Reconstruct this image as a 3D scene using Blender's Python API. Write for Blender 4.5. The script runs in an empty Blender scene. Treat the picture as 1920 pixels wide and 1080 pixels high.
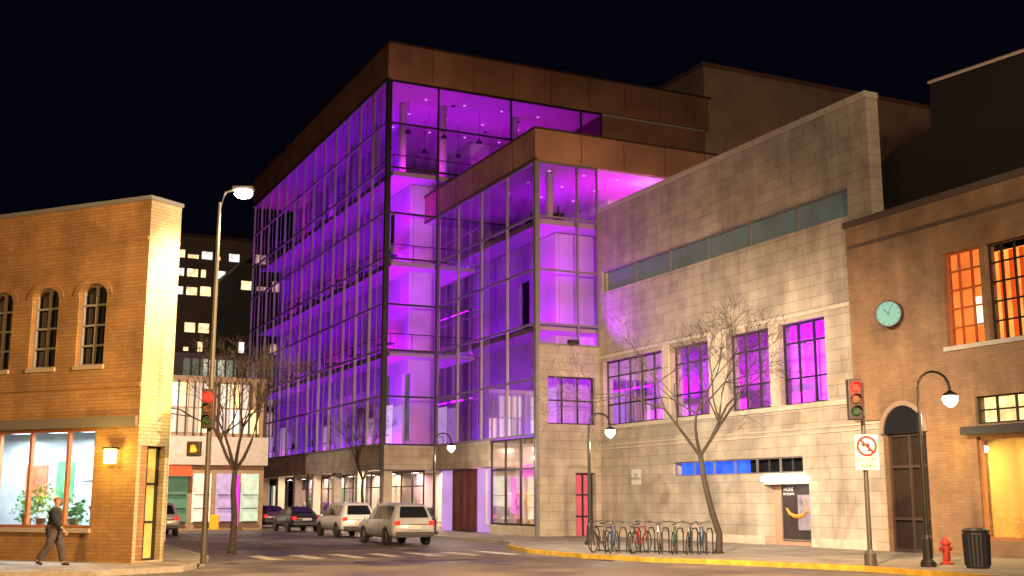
import bpy, bmesh, math, random
from mathutils import Vector, Matrix
random.seed(11)
SC = bpy.context.scene
COL = SC.collection
R = math.radians
PI = math.pi

# ---------------------------------------------------------------- camera
F = 2180.0; TH = math.atan(398 / F); HD = R(25.57); EYE = 1.8
cd = bpy.data.cameras.new("Camera"); cam = bpy.data.objects.new("Camera", cd); COL.objects.link(cam)
cd.lens = F / 1920 * 36; cd.sensor_width = 36; cd.clip_end = 3000; cd.clip_start = 0.1
cam.location = (0, 0, EYE); cam.rotation_euler = (PI / 2 + TH, 0, -HD)
SC.camera = cam

# ---------------------------------------------------------------- world, exposure
w = bpy.data.worlds.new("World"); SC.world = w; w.use_nodes = True
nt = w.node_tree; bg = nt.nodes['Background']
sky = nt.nodes.new('ShaderNodeTexSky'); sky.sky_type = 'NISHITA'; sky.sun_disc = False
sky.sun_elevation = R(-4); sky.sun_rotation = R(200)
mixn = nt.nodes.new('ShaderNodeMixRGB'); mixn.blend_type = 'ADD'; mixn.inputs[0].default_value = 1
sc_ = nt.nodes.new('ShaderNodeMixRGB'); sc_.blend_type = 'MULTIPLY'; sc_.inputs[0].default_value = 1
sc_.inputs[2].default_value = (0.004, 0.004, 0.006, 1)
nt.links.new(sky.outputs[0], sc_.inputs[1]); nt.links.new(sc_.outputs[0], mixn.inputs[1])
mixn.inputs[2].default_value = (0.0010, 0.0010, 0.0035, 1)
nt.links.new(mixn.outputs[0], bg.inputs[0]); bg.inputs[1].default_value = 1.0
SC.view_settings.view_transform = 'Standard'; SC.view_settings.look = 'None'
SC.view_settings.exposure = 0; SC.view_settings.gamma = 1
SC.cycles.use_denoising = True
SC.cycles.max_bounces = 6; SC.cycles.diffuse_bounces = 2; SC.cycles.glossy_bounces = 2
SC.cycles.transparent_max_bounces = 12; SC.cycles.transmission_bounces = 4
SC.cycles.sample_clamp_indirect = 3; SC.cycles.sample_clamp_direct = 0
SC.cycles.caustics_reflective = False; SC.cycles.caustics_refractive = False

def lamp(kind, loc, energy, color, target=None, size=None, size_y=None, spot=None, blend=0.6, radius=0.1):
    l = bpy.data.lights.new("lamp_light", kind); l.energy = energy; l.color = color
    if kind == 'AREA':
        l.shape = 'RECTANGLE'; l.size = size or 1; l.size_y = size_y or l.size
    else:
        l.shadow_soft_size = radius
    if kind == 'SPOT': l.spot_size = R(spot or 90); l.spot_blend = blend
    o = bpy.data.objects.new("lamp_light", l); COL.objects.link(o); o.location = loc
    if target is not None:
        o.rotation_euler = (Vector(target) - Vector(loc)).to_track_quat('-Z', 'Y').to_euler()
    return o
SODIUM = (1.0, 0.50, 0.14); WARM = (1.0, 0.72, 0.42); NEUT = (1.0, 0.82, 0.62)
# unseen street lights, plus added spots brightening the stone wall, parked cars and roofs
lamp('SPOT', (-4, 14, 9), 13000, (1, .50, .14), (1.5, 36, 4.0), spot=80, radius=0.25)
lamp('SPOT', (14, 6, 9.5), 12000, WARM, (28.5, 28, 5.0), spot=70, radius=0.25)
lamp('SPOT', (12, 30, 9.5), 15500, NEUT, (28.5, 42, 1.2), spot=74, blend=.9, radius=0.25)
lamp('SPOT', (13, 24, 9.5), 14000, NEUT, (28.5, 33, 1.0), spot=70, blend=.9, radius=0.25)
lamp('SPOT', (13, 42, 9.5), 8000, (1, .76, .54), (17.5, 55, .0), spot=58, blend=.9, radius=0.25)
lamp('SPOT', (10, 62, 9.5), 10000, (1, .76, .58), (17, 78, .0), spot=84, blend=.9, radius=0.25)
lamp('SPOT', (16, -14, 12), 12500, (1, .60, .38), (42, 62, 26), spot=60, radius=0.4)  # added spot that lifts the roof fascias and fly tower
lamp('SPOT', (12, 16, 9), 40000, (1, .60, .29), (14, 34, 0), spot=110, radius=0.25)

# ---------------------------------------------------------------- materials
MATS = {}
def mat(name): 
    m = bpy.data.materials.new(name); m.use_nodes = True
    n = m.node_tree; return m, n, n.nodes['Principled BSDF']
def plain(name, col, rough=0.6, metal=0.0, noise=0.0, nscale=8.0, bump=0.0, spec=0.5):
    if name in MATS: return MATS[name]
    m, n, b = mat(name)
    b.inputs['Base Color'].default_value = (*col, 1); b.inputs['Roughness'].default_value = rough
    b.inputs['Metallic'].default_value = metal; b.inputs['Specular IOR Level'].default_value = spec
    if noise or bump:
        tc = n.nodes.new('ShaderNodeTexCoord'); t = n.nodes.new('ShaderNodeTexNoise')
        t.inputs['Scale'].default_value = nscale; t.inputs['Detail'].default_value = 6
        n.links.new(tc.outputs['Object'], t.inputs['Vector'])
        if noise:
            r = n.nodes.new('ShaderNodeValToRGB')
            r.color_ramp.elements[0].position = .3; r.color_ramp.elements[1].position = .7
            r.color_ramp.elements[0].color = (*[c * (1 - noise) for c in col], 1)
            r.color_ramp.elements[1].color = (*[min(1, c * (1 + noise)) for c in col], 1)
            n.links.new(t.outputs['Fac'], r.inputs[0]); n.links.new(r.outputs[0], b.inputs['Base Color'])
        if bump:
            bp = n.nodes.new('ShaderNodeBump'); bp.inputs['Strength'].default_value = bump; bp.inputs['Distance'].default_value = .02
            n.links.new(t.outputs['Fac'], bp.inputs['Height']); n.links.new(bp.outputs[0], b.inputs['Normal'])
    MATS[name] = m; return m
def masonry(name, c1, c2, mortar, bw, bh, ux=1.0, uy=1.0, msize=.012, bump=.5, rough=.85, mottling=.35):
    """blocks or bricks laid in courses; u runs along the wall, v is height"""
    if name in MATS: return MATS[name]
    m, n, b = mat(name)
    tc = n.nodes.new('ShaderNodeTexCoord'); sp = n.nodes.new('ShaderNodeSeparateXYZ')
    geo = n.nodes.new('ShaderNodeNewGeometry')
    n.links.new(geo.outputs['Position'], sp.inputs[0])
    a = n.nodes.new('ShaderNodeMath'); a.operation = 'MULTIPLY'; a.inputs[1].default_value = ux
    c = n.nodes.new('ShaderNodeMath'); c.operation = 'MULTIPLY_ADD'; c.inputs[1].default_value = uy
    n.links.new(sp.outputs[0], a.inputs[0]); n.links.new(sp.outputs[1], c.inputs[0]); n.links.new(a.outputs[0], c.inputs[2])
    cb = n.nodes.new('ShaderNodeCombineXYZ'); n.links.new(c.outputs[0], cb.inputs[0]); n.links.new(sp.outputs[2], cb.inputs[1])
    br = n.nodes.new('ShaderNodeTexBrick'); n.links.new(cb.outputs[0], br.inputs['Vector'])
    br.inputs['Scale'].default_value = 1; br.inputs['Brick Width'].default_value = bw; br.inputs['Row Height'].default_value = bh
    br.inputs['Mortar Size'].default_value = msize; br.inputs['Mortar Smooth'].default_value = .2
    br.inputs['Color1'].default_value = (*c1, 1); br.inputs['Color2'].default_value = (*c2, 1); br.inputs['Mortar'].default_value = (*mortar, 1)
    t = n.nodes.new('ShaderNodeTexNoise'); t.inputs['Scale'].default_value = .9; t.inputs['Detail'].default_value = 8
    n.links.new(geo.outputs['Position'], t.inputs['Vector'])
    r = n.nodes.new('ShaderNodeMapRange'); r.inputs[1].default_value = .3; r.inputs[2].default_value = .75
    r.inputs[3].default_value = 1 - mottling; r.inputs[4].default_value = 1 + mottling * .3
    n.links.new(t.outputs['Fac'], r.inputs[0])
    mx = n.nodes.new('ShaderNodeMixRGB'); mx.blend_type = 'MULTIPLY'; mx.inputs[0].default_value = 1
    n.links.new(br.outputs['Color'], mx.inputs[1]); n.links.new(r.outputs[0], mx.inputs[2])
    mp = n.nodes.new('ShaderNodeMapping'); mp.inputs['Scale'].default_value = (1.6, 1.6, .10); n.links.new(geo.outputs['Position'], mp.inputs[0])
    ts = n.nodes.new('ShaderNodeTexNoise'); ts.inputs['Scale'].default_value = 1.0; ts.inputs['Detail'].default_value = 7; n.links.new(mp.outputs[0], ts.inputs['Vector'])
    rs = n.nodes.new('ShaderNodeMapRange'); rs.inputs[1].default_value = .42; rs.inputs[2].default_value = .62; rs.inputs[3].default_value = .86; rs.inputs[4].default_value = 1.03
    n.links.new(ts.outputs['Fac'], rs.inputs[0])
    m3 = n.nodes.new('ShaderNodeMixRGB'); m3.blend_type = 'MULTIPLY'; m3.inputs[0].default_value = 1
    n.links.new(mx.outputs[0], m3.inputs[1]); n.links.new(rs.outputs[0], m3.inputs[2])
    n.links.new(m3.outputs[0], b.inputs['Base Color']); b.inputs['Roughness'].default_value = rough
    bp = n.nodes.new('ShaderNodeBump'); bp.inputs['Strength'].default_value = bump; bp.inputs['Distance'].default_value = .015; bp.invert = True
    n.links.new(br.outputs['Fac'], bp.inputs['Height']); n.links.new(bp.outputs[0], b.inputs['Normal'])
    MATS[name] = m; return m
def glass(name, tint=(1, 1, 1), refl=.12, rough=.03):
    if name in MATS: return MATS[name]
    m, n, b = mat(name); n.nodes.remove(b); out = n.nodes['Material Output']
    tr = n.nodes.new('ShaderNodeBsdfTransparent'); tr.inputs[0].default_value = (*tint, 1)
    gl = n.nodes.new('ShaderNodeBsdfGlossy'); gl.inputs['Roughness'].default_value = rough
    lw = n.nodes.new('ShaderNodeLayerWeight'); lw.inputs[0].default_value = .35
    ml = n.nodes.new('ShaderNodeMath'); ml.operation = 'MULTIPLY_ADD'; ml.inputs[1].default_value = .6; ml.inputs[2].default_value = refl * .4
    n.links.new(lw.outputs['Fresnel'], ml.inputs[0])
    mx = n.nodes.new('ShaderNodeMixShader'); n.links.new(ml.outputs[0], mx.inputs[0])
    n.links.new(tr.outputs[0], mx.inputs[1]); n.links.new(gl.outputs[0], mx.inputs[2]); n.links.new(mx.outputs[0], out.inputs[0])
    MATS[name] = m; return m
def glow(name, col, s, vary=0.0, scale=3.0, light=True):
    if name in MATS: return MATS[name]
    m, n, b = mat(name)
    b.inputs['Base Color'].default_value = (*[c * .3 for c in col], 1)
    b.inputs['Emission Color'].default_value = (*col, 1); b.inputs['Emission Strength'].default_value = s
    if vary:
        tc = n.nodes.new('ShaderNodeTexCoord'); t = n.nodes.new('ShaderNodeTexNoise'); t.inputs['Scale'].default_value = scale
        t.inputs['Detail'].default_value = 3
        n.links.new(tc.outputs['Object'], t.inputs['Vector'])
        r = n.nodes.new('ShaderNodeMapRange'); r.inputs[1].default_value = .3; r.inputs[2].default_value = .7
        r.inputs[3].default_value = s * (1 - vary); r.inputs[4].default_value = s * (1 + vary)
        n.links.new(t.outputs['Fac'], r.inputs[0]); n.links.new(r.outputs[0], b.inputs['Emission Strength'])
    if not light: m.cycles.emission_sampling = 'NONE'
    MATS[name] = m; return m

M_STONE = masonry('limestone', (.50, .44, .36), (.43, .38, .315), (.28, .25, .21), 1.25, .42, 0, 1, .012, .5)
M_STONE_X = masonry('limestone_front', (.50, .44, .36), (.43, .38, .315), (.28, .25, .21), 1.25, .42, 1, 0, .012, .5)
M_TRIM = plain('cut_stone', (.50, .45, .37), .7, noise=.12, nscale=3)
M_BRICK_R = masonry('tan_brick', (.36, .21, .11), (.30, .17, .085), (.26, .19, .12), .30, .095, 0, 1, .010, .6)
LDX, LDY = -0.65, 0.76
M_BRICK_L = masonry('buff_brick', (.46, .27, .11), (.38, .21, .08), (.28, .19, .11), .30, .10, -LDX * -1, LDY, .011, .6)
M_BRICK_C = masonry('corner_lit_brick', (.62, .55, .38), (.55, .47, .30), (.40, .34, .24), .30, .10, .83, .55, .011, .6)  # brick made paler, the corner's yellow light put into its colour
M_FASCIA = plain('bronze_fascia', (.36, .185, .125), .6, .1, noise=.25, nscale=.5)
M_SOFFIT = plain('soffit_panel', (.62, .60, .60), .6, noise=.06, nscale=.6)
M_PLASTER = plain('interior_plaster', (.62, .60, .62), .8, noise=.18, nscale=.45)
M_ALU = plain('aluminium', (.24, .235, .235), .45, .4)
M_DARKM = plain('dark_metal', (.03, .03, .03), .45, .4)
M_BLACK = plain('black_paint', (.012, .012, .013), .4)
M_GLASS = glass('curtain_glass', (.80, .66, .92), .05)  # lavender tint puts some of the purple light into the glass colour
M_SHOPG = glass('shop_glass', (.9, .93, .95), .10)
M_DGLASS = plain('dark_window_glass', (.012, .014, .02), .08, spec=.8)
M_WOODL = plain('timber_orange', (.35, .14, .05), .6, noise=.2, nscale=4)

# ---------------------------------------------------------------- mesh helpers
class MB:
    def __init__(s): s.v = []; s.f = []; s.smooth = False
    def add(s, vs, fs):
        k = len(s.v); s.v += [tuple(v) for v in vs]; s.f += [tuple(i + k for i in f) for f in fs]; return s
    def quad(s, a, b, c, d): return s.add([a, b, c, d], [(0, 1, 2, 3)])
    def box(s, x0, y0, z0, x1, y1, z1):
        x0, x1 = sorted((x0, x1)); y0, y1 = sorted((y0, y1)); z0, z1 = sorted((z0, z1))
        return s.add([(x0, y0, z0), (x1, y0, z0), (x1, y1, z0), (x0, y1, z0), (x0, y0, z1), (x1, y0, z1), (x1, y1, z1), (x0, y1, z1)],
                     [(0, 3, 2, 1), (4, 5, 6, 7), (0, 1, 5, 4), (1, 2, 6, 5), (2, 3, 7, 6), (3, 0, 4, 7)])
    def tube(s, pts, rad, n=8, cap=True):
        pts = [Vector(p) for p in pts]; rings = []
        if not hasattr(rad, '__len__'): rad = [rad] * len(pts)
        k = len(s.v)
        for i, p in enumerate(pts):
            d = (pts[min(i + 1, len(pts) - 1)] - pts[max(i - 1, 0)]).normalized()
            a = d.cross(Vector((0, 0, 1)) if abs(d.z) < .95 else Vector((1, 0, 0))).normalized(); b = d.cross(a)
            for j in range(n):
                t = 2 * PI * j / n; s.v.append(tuple(p + (a * math.cos(t) + b * math.sin(t)) * rad[i]))
        for i in range(len(pts) - 1):
            for j in range(n):
                s.f.append((k + i * n + j, k + i * n + (j + 1) % n, k + (i + 1) * n + (j + 1) % n, k + (i + 1) * n + j))
        if cap:
            s.f.append(tuple(k + j for j in range(n))[::-1]); s.f.append(tuple(k + (len(pts) - 1) * n + j for j in range(n)))
        return s
    def lathe(s, prof, c=(0, 0, 0), n=16, axis='Z'):
        k = len(s.v)
        for r, h in prof:
            for j in range(n):
                t = 2 * PI * j / n; x, y = r * math.cos(t), r * math.sin(t)
                q = (x, y, h) if axis == 'Z' else ((h, x, y) if axis == 'X' else (x, h, y))
                s.v.append((c[0] + q[0], c[1] + q[1], c[2] + q[2]))
        for i in range(len(prof) - 1):
            for j in range(n):
                s.f.append((k + i * n + j, k + i * n + (j + 1) % n, k + (i + 1) * n + (j + 1) % n, k + (i + 1) * n + j))
        s.f.append(tuple(k + j for j in range(n))[::-1]); s.f.append(tuple(k + (len(prof) - 1) * n + j for j in range(n)))
        return s
    def xf(s, m):
        s.v = [tuple(m @ Vector(v)) for v in s.v]; return s
    def build(s, name, m, parent=None, smooth=False, bevel=0, seg=2, recalc=True):
        me = bpy.data.meshes.new(name); me.from_pydata(s.v, [], s.f)
        if recalc or bevel:
            b = bmesh.new(); b.from_mesh(me)
            if recalc: bmesh.ops.recalc_face_normals(b, faces=b.faces)
            if bevel:
                ed = [e for e in b.edges if len(e.link_faces) == 2 and e.calc_face_angle(0) > .6]
                bmesh.ops.bevel(b, geom=ed, offset=bevel, segments=seg, affect='EDGES', profile=.5)
            b.to_mesh(me); b.free()
        for p in me.polygons: p.use_smooth = smooth
        me.materials.append(m)
        o = bpy.data.objects.new(name, me); COL.objects.link(o)
        if parent is not None: 
            o.parent = parent
            o.matrix_parent_inverse = parent.matrix_basis.inverted()
        return o
def thing(name, label, cat, loc=(0, 0, 0), rz=0, group=None):
    o = bpy.data.objects.new(name, None); COL.objects.link(o); o.location = loc; o.rotation_euler = (0, 0, rz)
    o.empty_display_size = .3
    o['label'] = label; o['category'] = cat
    if group: o['group'] = group
    return o
def local(parent, mb, name, m, **k):
    """mb is written in the parent's own frame"""
    o = mb.build(name, m, None, **k); o.parent = parent; return o
def tag(o, label, cat, group=None):
    o['label'] = label; o['category'] = cat
    if group: o['group'] = group
    return o
def struct(name, mb, m, kind='structure'):
    o = mb.build(name, m); o['kind'] = kind; return o
def copy_tree(o, parent=None):
    c = o.copy(); COL.objects.link(c)
    if parent is not None: c.parent = parent
    for ch in o.children: copy_tree(ch, c)
    return c
def fr(o, d):
    """frame: origin o (x,y), unit direction d along the wall, outward normal n on the camera side; P(u, z, off)"""
    o = Vector(o); d = Vector(d).normalized(); n = Vector((d.y, -d.x))
    if n.dot(-o) < 0: n = -n
    return lambda u, z, off=0.0: (o.x + d.x * u + n.x * off, o.y + d.y * u + n.y * off, z)
def pbox(mb, P, u0, u1, z0, z1, f0, f1):
    vs = [P(u0, z0, f0), P(u1, z0, f0), P(u1, z0, f1), P(u0, z0, f1), P(u0, z1, f0), P(u1, z1, f0), P(u1, z1, f1), P(u0, z1, f1)]
    return mb.add(vs, [(0, 3, 2, 1), (4, 5, 6, 7), (0, 1, 5, 4), (1, 2, 6, 5), (2, 3, 7, 6), (3, 0, 4, 7)])
def holed(mb, P, u0, u1, z0, z1, th, holes, arch=None):
    """one solid wall slab with real openings"""
    us = sorted({u0, u1, *[h[0] for h in holes], *[h[1] for h in holes]}); zs = sorted({z0, z1, *[h[2] for h in holes], *[h[3] for h in holes]})
    us = [u for u in us if u0 <= u <= u1]; zs = [z for z in zs if z0 <= z <= z1]
    solid = lambda i, j: 0 <= i < len(us) - 1 and 0 <= j < len(zs) - 1 and not any(h[0] <= (us[i] + us[i + 1]) / 2 <= h[1] and h[2] <= (zs[j] + zs[j + 1]) / 2 <= h[3] for h in holes)
    for i in range(len(us) - 1):
        for j in range(len(zs) - 1):
            if not solid(i, j): continue
            a, b, c, d = us[i], us[i + 1], zs[j], zs[j + 1]
            mb.quad(P(a, c), P(b, c), P(b, d), P(a, d)); mb.quad(P(a, c, -th), P(a, d, -th), P(b, d, -th), P(b, c, -th))
            if not solid(i - 1, j): mb.quad(P(a, c), P(a, d), P(a, d, -th), P(a, c, -th))
            if not solid(i + 1, j): mb.quad(P(b, c), P(b, c, -th), P(b, d, -th), P(b, d))
            if not solid(i, j - 1): mb.quad(P(a, c), P(a, c, -th), P(b, c, -th), P(b, c))
            if not solid(i, j + 1): mb.quad(P(a, d), P(b, d), P(b, d, -th), P(a, d, -th))
    return mb
def grid_frame(mb, P, u0, u1, z0, z1, nu, nz, w, f0, f1, us=None, zs=None):
    """window frame: outer rails plus bars, verticals run through, horizontals butt between them"""
    us = us or [u0 + (u1 - u0) * i / nu for i in range(nu + 1)]; zs = zs or [z0 + (z1 - z0) * i / nz for i in range(nz + 1)]
    for k, u in enumerate(us):
        a = u if k == 0 else (u - w if k == len(us) - 1 else u - w / 2); pbox(mb, P, a, a + w, z0, z1, f0, f1)
    for i in range(len(us) - 1):
        a = us[i] + (w if i == 0 else w / 2); b = us[i + 1] - (w if i == len(us) - 2 else w / 2)
        for k, z in enumerate(zs):
            c = z if k == 0 else (z - w if k == len(zs) - 1 else z - w / 2); pbox(mb, P, a, b, c, c + w, f0 + .004, f1 - .004)
    return mb
def pane(P, u0, u1, z0, z1, f): return MB().quad(P(u0, z0, f), P(u1, z0, f), P(u1, z1, f), P(u0, z1, f))
def text_obj(name, body, size, m, loc, rot, parent, ext=.004, align='CENTER'):
    c = bpy.data.curves.new(name, 'FONT'); c.body = body; c.size = size; c.extrude = ext; c.align_x = align; c.align_y = 'CENTER'; c.space_line = .85
    t = bpy.data.objects.new(name, c); COL.objects.link(t); bpy.context.view_layer.update()
    me = bpy.data.meshes.new_from_object(t.evaluated_get(bpy.context.evaluated_depsgraph_get()))
    bpy.data.objects.remove(t); me.materials.clear(); me.materials.append(m)
    o = bpy.data.objects.new(name, me); COL.objects.link(o); o.location = loc; o.rotation_euler = rot
    if parent is not None: o.parent = parent; o.matrix_parent_inverse = parent.matrix_basis.inverted()
    return o

# ---------------------------------------------------------------- ground
m, n, b = mat('asphalt'); MATS['asphalt'] = m
geo = n.nodes.new('ShaderNodeNewGeometry'); t1 = n.nodes.new('ShaderNodeTexNoise'); t1.inputs['Scale'].default_value = .35; t1.inputs['Detail'].default_value = 9
t2 = n.nodes.new('ShaderNodeTexNoise'); t2.inputs['Scale'].default_value = 60
n.links.new(geo.outputs['Position'], t1.inputs['Vector']); n.links.new(geo.outputs['Position'], t2.inputs['Vector'])
cr = n.nodes.new('ShaderNodeValToRGB'); cr.color_ramp.elements[0].position = .35; cr.color_ramp.elements[1].position = .68
cr.color_ramp.elements[0].color = (.045, .04, .036, 1); cr.color_ramp.elements[1].color = (.17, .15, .13, 1)
n.links.new(t1.outputs['Fac'], cr.inputs[0]); n.links.new(cr.outputs[0], b.inputs['Base Color'])
rr = n.nodes.new('ShaderNodeMapRange'); rr.inputs[1].default_value = .35; rr.inputs[2].default_value = .65; rr.inputs[3].default_value = .38; rr.inputs[4].default_value = .75
n.links.new(t1.outputs['Fac'], rr.inputs[0]); n.links.new(rr.outputs[0], b.inputs['Roughness'])
bp = n.nodes.new('ShaderNodeBump'); bp.inputs['Strength'].default_value = .35; bp.inputs['Distance'].default_value = .01
n.links.new(t2.outputs['Fac'], bp.inputs['Height']); n.links.new(bp.outputs[0], b.inputs['Normal'])
M_ASPH = m
M_PAVE = masonry('paving', (.30, .27, .23), (.26, .235, .20), (.13, .12, .10), 1.5, 1.5, 1, 0, .02, .3, .7, .4)
# paving slabs are laid in plan
pn = M_PAVE.node_tree; brn = [x for x in pn.nodes if x.type == 'TEX_BRICK'][0]
for l in list(brn.inputs['Vector'].links): pn.links.remove(l)
gg = [x for x in pn.nodes if x.type == 'NEW_GEOMETRY'][0]; pn.links.new(gg.outputs['Position'], brn.inputs['Vector'])
struct('ground', MB().quad((-400, -100, -.02), (400, -100, -.02), (400, 900, -.02), (-400, 900, -.02)), plain('earth', (.05, .045, .04), .9, noise=.3))
struct('road', MB().quad((-60, -20, 0), (60, -20, 0), (60, 260, 0), (-60, 260, 0)), M_ASPH)
# pavement in front of the arts building, kerb curving round the corner
kx = []
def kerb_x(y):
    return 22.0 if y > 30 else 22.0 - 0.0 * (30 - y)
PAVE = [(21.4, 130), (21.4, 46), (20.6, 43), (19.4, 41), (18.3, 37), (18.2, 33), (18.9, 30), (20.2, 27.6), (21.4, 24), (21.6, -10)]
pm = MB(); k = len(PAVE)
pm.add([(x, y, .13) for x, y in PAVE] + [(60, y, .13) for x, y in PAVE] , [(i, i + 1, k + i + 1, k + i) for i in range(k - 1)])
struct('pavement', pm, M_PAVE)
def kerb_strip(pts, z=.134, w=.16):
    km = MB(); P2 = []
    for i, p in enumerate(pts):
        a = Vector(pts[max(0, i - 1)]); c = Vector(pts[min(len(pts) - 1, i + 1)]); d = (c - a).normalized(); nrm = Vector((-d.y, d.x))
        P2.append((Vector(p), nrm))
    for i in range(len(pts) - 1):
        (p, a), (q, c) = P2[i], P2[i + 1]
        p1, q1 = p + a * w, q + c * w
        km.add([(p.x, p.y, 0), (q.x, q.y, 0), (q.x, q.y, z), (p.x, p.y, z), (p1.x, p1.y, z), (q1.x, q1.y, z)], [(0, 1, 2, 3), (3, 2, 5, 4)])
    return km
struct('kerb', kerb_strip([(x - .004, y) for x, y in PAVE[:4]], .136), plain('kerb_concrete', (.30, .28, .25), .8, noise=.2))
struct('painted_kerb', kerb_strip([(x - .004, y) for x, y in PAVE[3:]], .136), plain('kerb_yellow', (.42, .27, .03), .7, noise=.35, nscale=3))
# pavement along the left brick building
LP = [(-40, 62), (-1.0, 31.6), (3.4, 30.2), (5.6, 31.2), (6.6, 33.5), (7.4, 37), (8.2, 60), (8.6, 130)]
pm = MB(); pm.add([(x, y, .12) for x, y in LP] + [(-60, 130, .12)], [tuple(range(len(LP) + 1))])
struct('corner_pavement', pm, M_PAVE)
struct('corner_kerb', kerb_strip([(x, y) for x, y in LP], .126), plain('kerb_concrete', (.3, .28, .25), .8))
for k, (x, y, a, b2) in enumerate([(12.5, 33.2, 2.6, 1.0), (15.2, 38.5, 1.4, 4.0), (9.2, 44, 3.0, 1.6), (17.0, 47, 1.0, 6.0)]):
    MB().quad((x, y, .005), (x + a, y + .1, .005), (x + a - .1, y + b2, .005), (x + .05, y + b2, .005)).build('road_patch', plain('patch_tar', (.035, .033, .03), .6, noise=.4, nscale=3))['kind'] = 'structure'
def crack(pts):
    c = MB()
    for (x0, y0), (x1, y1) in zip(pts, pts[1:]):
        d = Vector((x1 - x0, y1 - y0)).normalized(); nx_, ny_ = -d.y * .022, d.x * .022
        c.quad((x0 - nx_, y0 - ny_, .007), (x1 - nx_, y1 - ny_, .007), (x1 + nx_, y1 + ny_, .007), (x0 + nx_, y0 + ny_, .007))
    return c
ck = MB(); rc = random.Random(4)
for k in range(9):
    x, y = rc.uniform(5, 17), rc.uniform(30, 50); a = rc.choice((0, .2, 1.5, 2.9)); pts = [(x, y)]
    for i in range(12): a += rc.uniform(-.5, .5); x += math.cos(a) * .6; y += math.sin(a) * .6; pts.append((x, y))
    c = crack(pts); ck.add(c.v, c.f)
ck.build('road_cracks', plain('crack_fill', (.02, .02, .02), .7))['kind'] = 'structure'
MH = MB().lathe([(.36, .003), (.36, .012), (.33, .012), (.33, .008), (.06, .008), (.05, .012), (.01, .012)], (11.3, 33.6, 0), 24).build('manhole_cover', plain('cast_iron', (.05, .045, .04), .5, .6, noise=.4, nscale=20))
tag(MH, 'round cast iron manhole cover in the road near the pavement corner', 'manhole cover')
DG = MB()
for i in range(7): DG.box(18.35 + .0, 31.2 + i * .09, .008, 18.0, 31.25 + i * .09, .016)
DG.box(17.96, 31.12, .006, 18.0, 31.86, .018)
tag(DG.build('drain_grate', MATS['cast_iron']), 'slotted iron drain grate in the gutter beside the yellow kerb', 'drain grate')
for k, (x, y, r_) in enumerate([(13.9, 36.2, .7), (10.4, 39.5, .9), (15.8, 42.0, .8), (7.9, 34.6, .5), (14.8, 31.2, .6)]):
    q = [(x + r_ * (1 + .3 * math.sin(3 * t + k)) * math.cos(t), y + r_ * .7 * (1 + .3 * math.cos(2 * t + k)) * math.sin(t), .0085) for t in [2 * PI * i / 18 for i in range(18)]]
    MB().add(q, [tuple(range(18))]).build('oil_stain', plain('oil_dark', (.02, .019, .018), .28))['kind'] = 'structure'
# worn crossing bars and lane lines
ml = MB()
for i in range(9): 
    y = 47 + i * 7; ml.quad((12.2, y, .006), (12.35, y, .006), (12.35, y + 3, .006), (12.2, y + 3, .006))
for i in range(7):
    x = 9.0 + i * 1.35; ml.quad((x, 36.0, .006), (x + .5, 36.0, .006), (x + .5, 39.0, .006), (x, 39.0, .006))
struct('road_markings', ml, plain('road_paint', (.42, .40, .36), .7, noise=.5, nscale=4))

# ================================================================ ARTS BUILDING
WX, WY0, WY1, WTOP = 28.49, 30.3, 49.57, 16.0     # long stone wall facing the street
BX, BY, BZ = 25.04, 49.57, 18.35                  # lower glass wing
AX, AY, AZ = 21.8, 62.45, 26.4                    # tall glass wing
AYE = 96.0
arts = thing('arts_building', 'large limestone and glass arts building with stacked flat bronze roofs, its glass wings lit purple', 'building', (WX, WY1, 0))
PW = fr((WX, 0), (0, 1)); PBL = fr((BX, 0), (0, 1)); PAL = fr((AX, 0), (0, 1))
PBR = fr((0, BY), (1, 0)); PAR = fr((0, AY), (1, 0))
VIO = (.26, .0, .90); PUR = (.42, .0, .84); MAG = (.66, .0, .62)

# --- stone wall with its bays
bays = [(43.9, 49.2), (40.35, 43.2), (36.3, 39.0), (33.05, 35.7)]
holes = [(a, b_, 5.35, 8.45) for a, b_ in bays] + [(31.5, 49.2, 11.9, 12.95), (34.6, 43.2, 2.82, 3.42), (34.3, 37.0, .0, 2.4)]
holed(MB(), PW, WY0, WY1, 0, WTOP, .55, holes).build('stone_wall', M_STONE, arts)
mb = MB(); pbox(mb, PW, WY0 + .01, WY1 - .01, WTOP, WTOP + .22, -.6, .05); mb.build('coping', M_TRIM, arts)
mb = MB()
for z in (4.20, 4.38): pbox(mb, PW, WY0 + .02, WY1 - .03, z, z + .05, 0, .045)
pbox(mb, PW, WY0 + .02, WY1 - .03, 5.15, 5.32, 0, .06); pbox(mb, PW, WY0 + .02, WY1 - .03, 8.62, 8.76, 0, .06)
pbox(mb, PW, 37.05, WY1 - .03, 0, .45, 0, .05); pbox(mb, PW, 31.0, 34.25, 0, .45, 0, .05)
mb.build('string_course', M_TRIM, arts)
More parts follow.
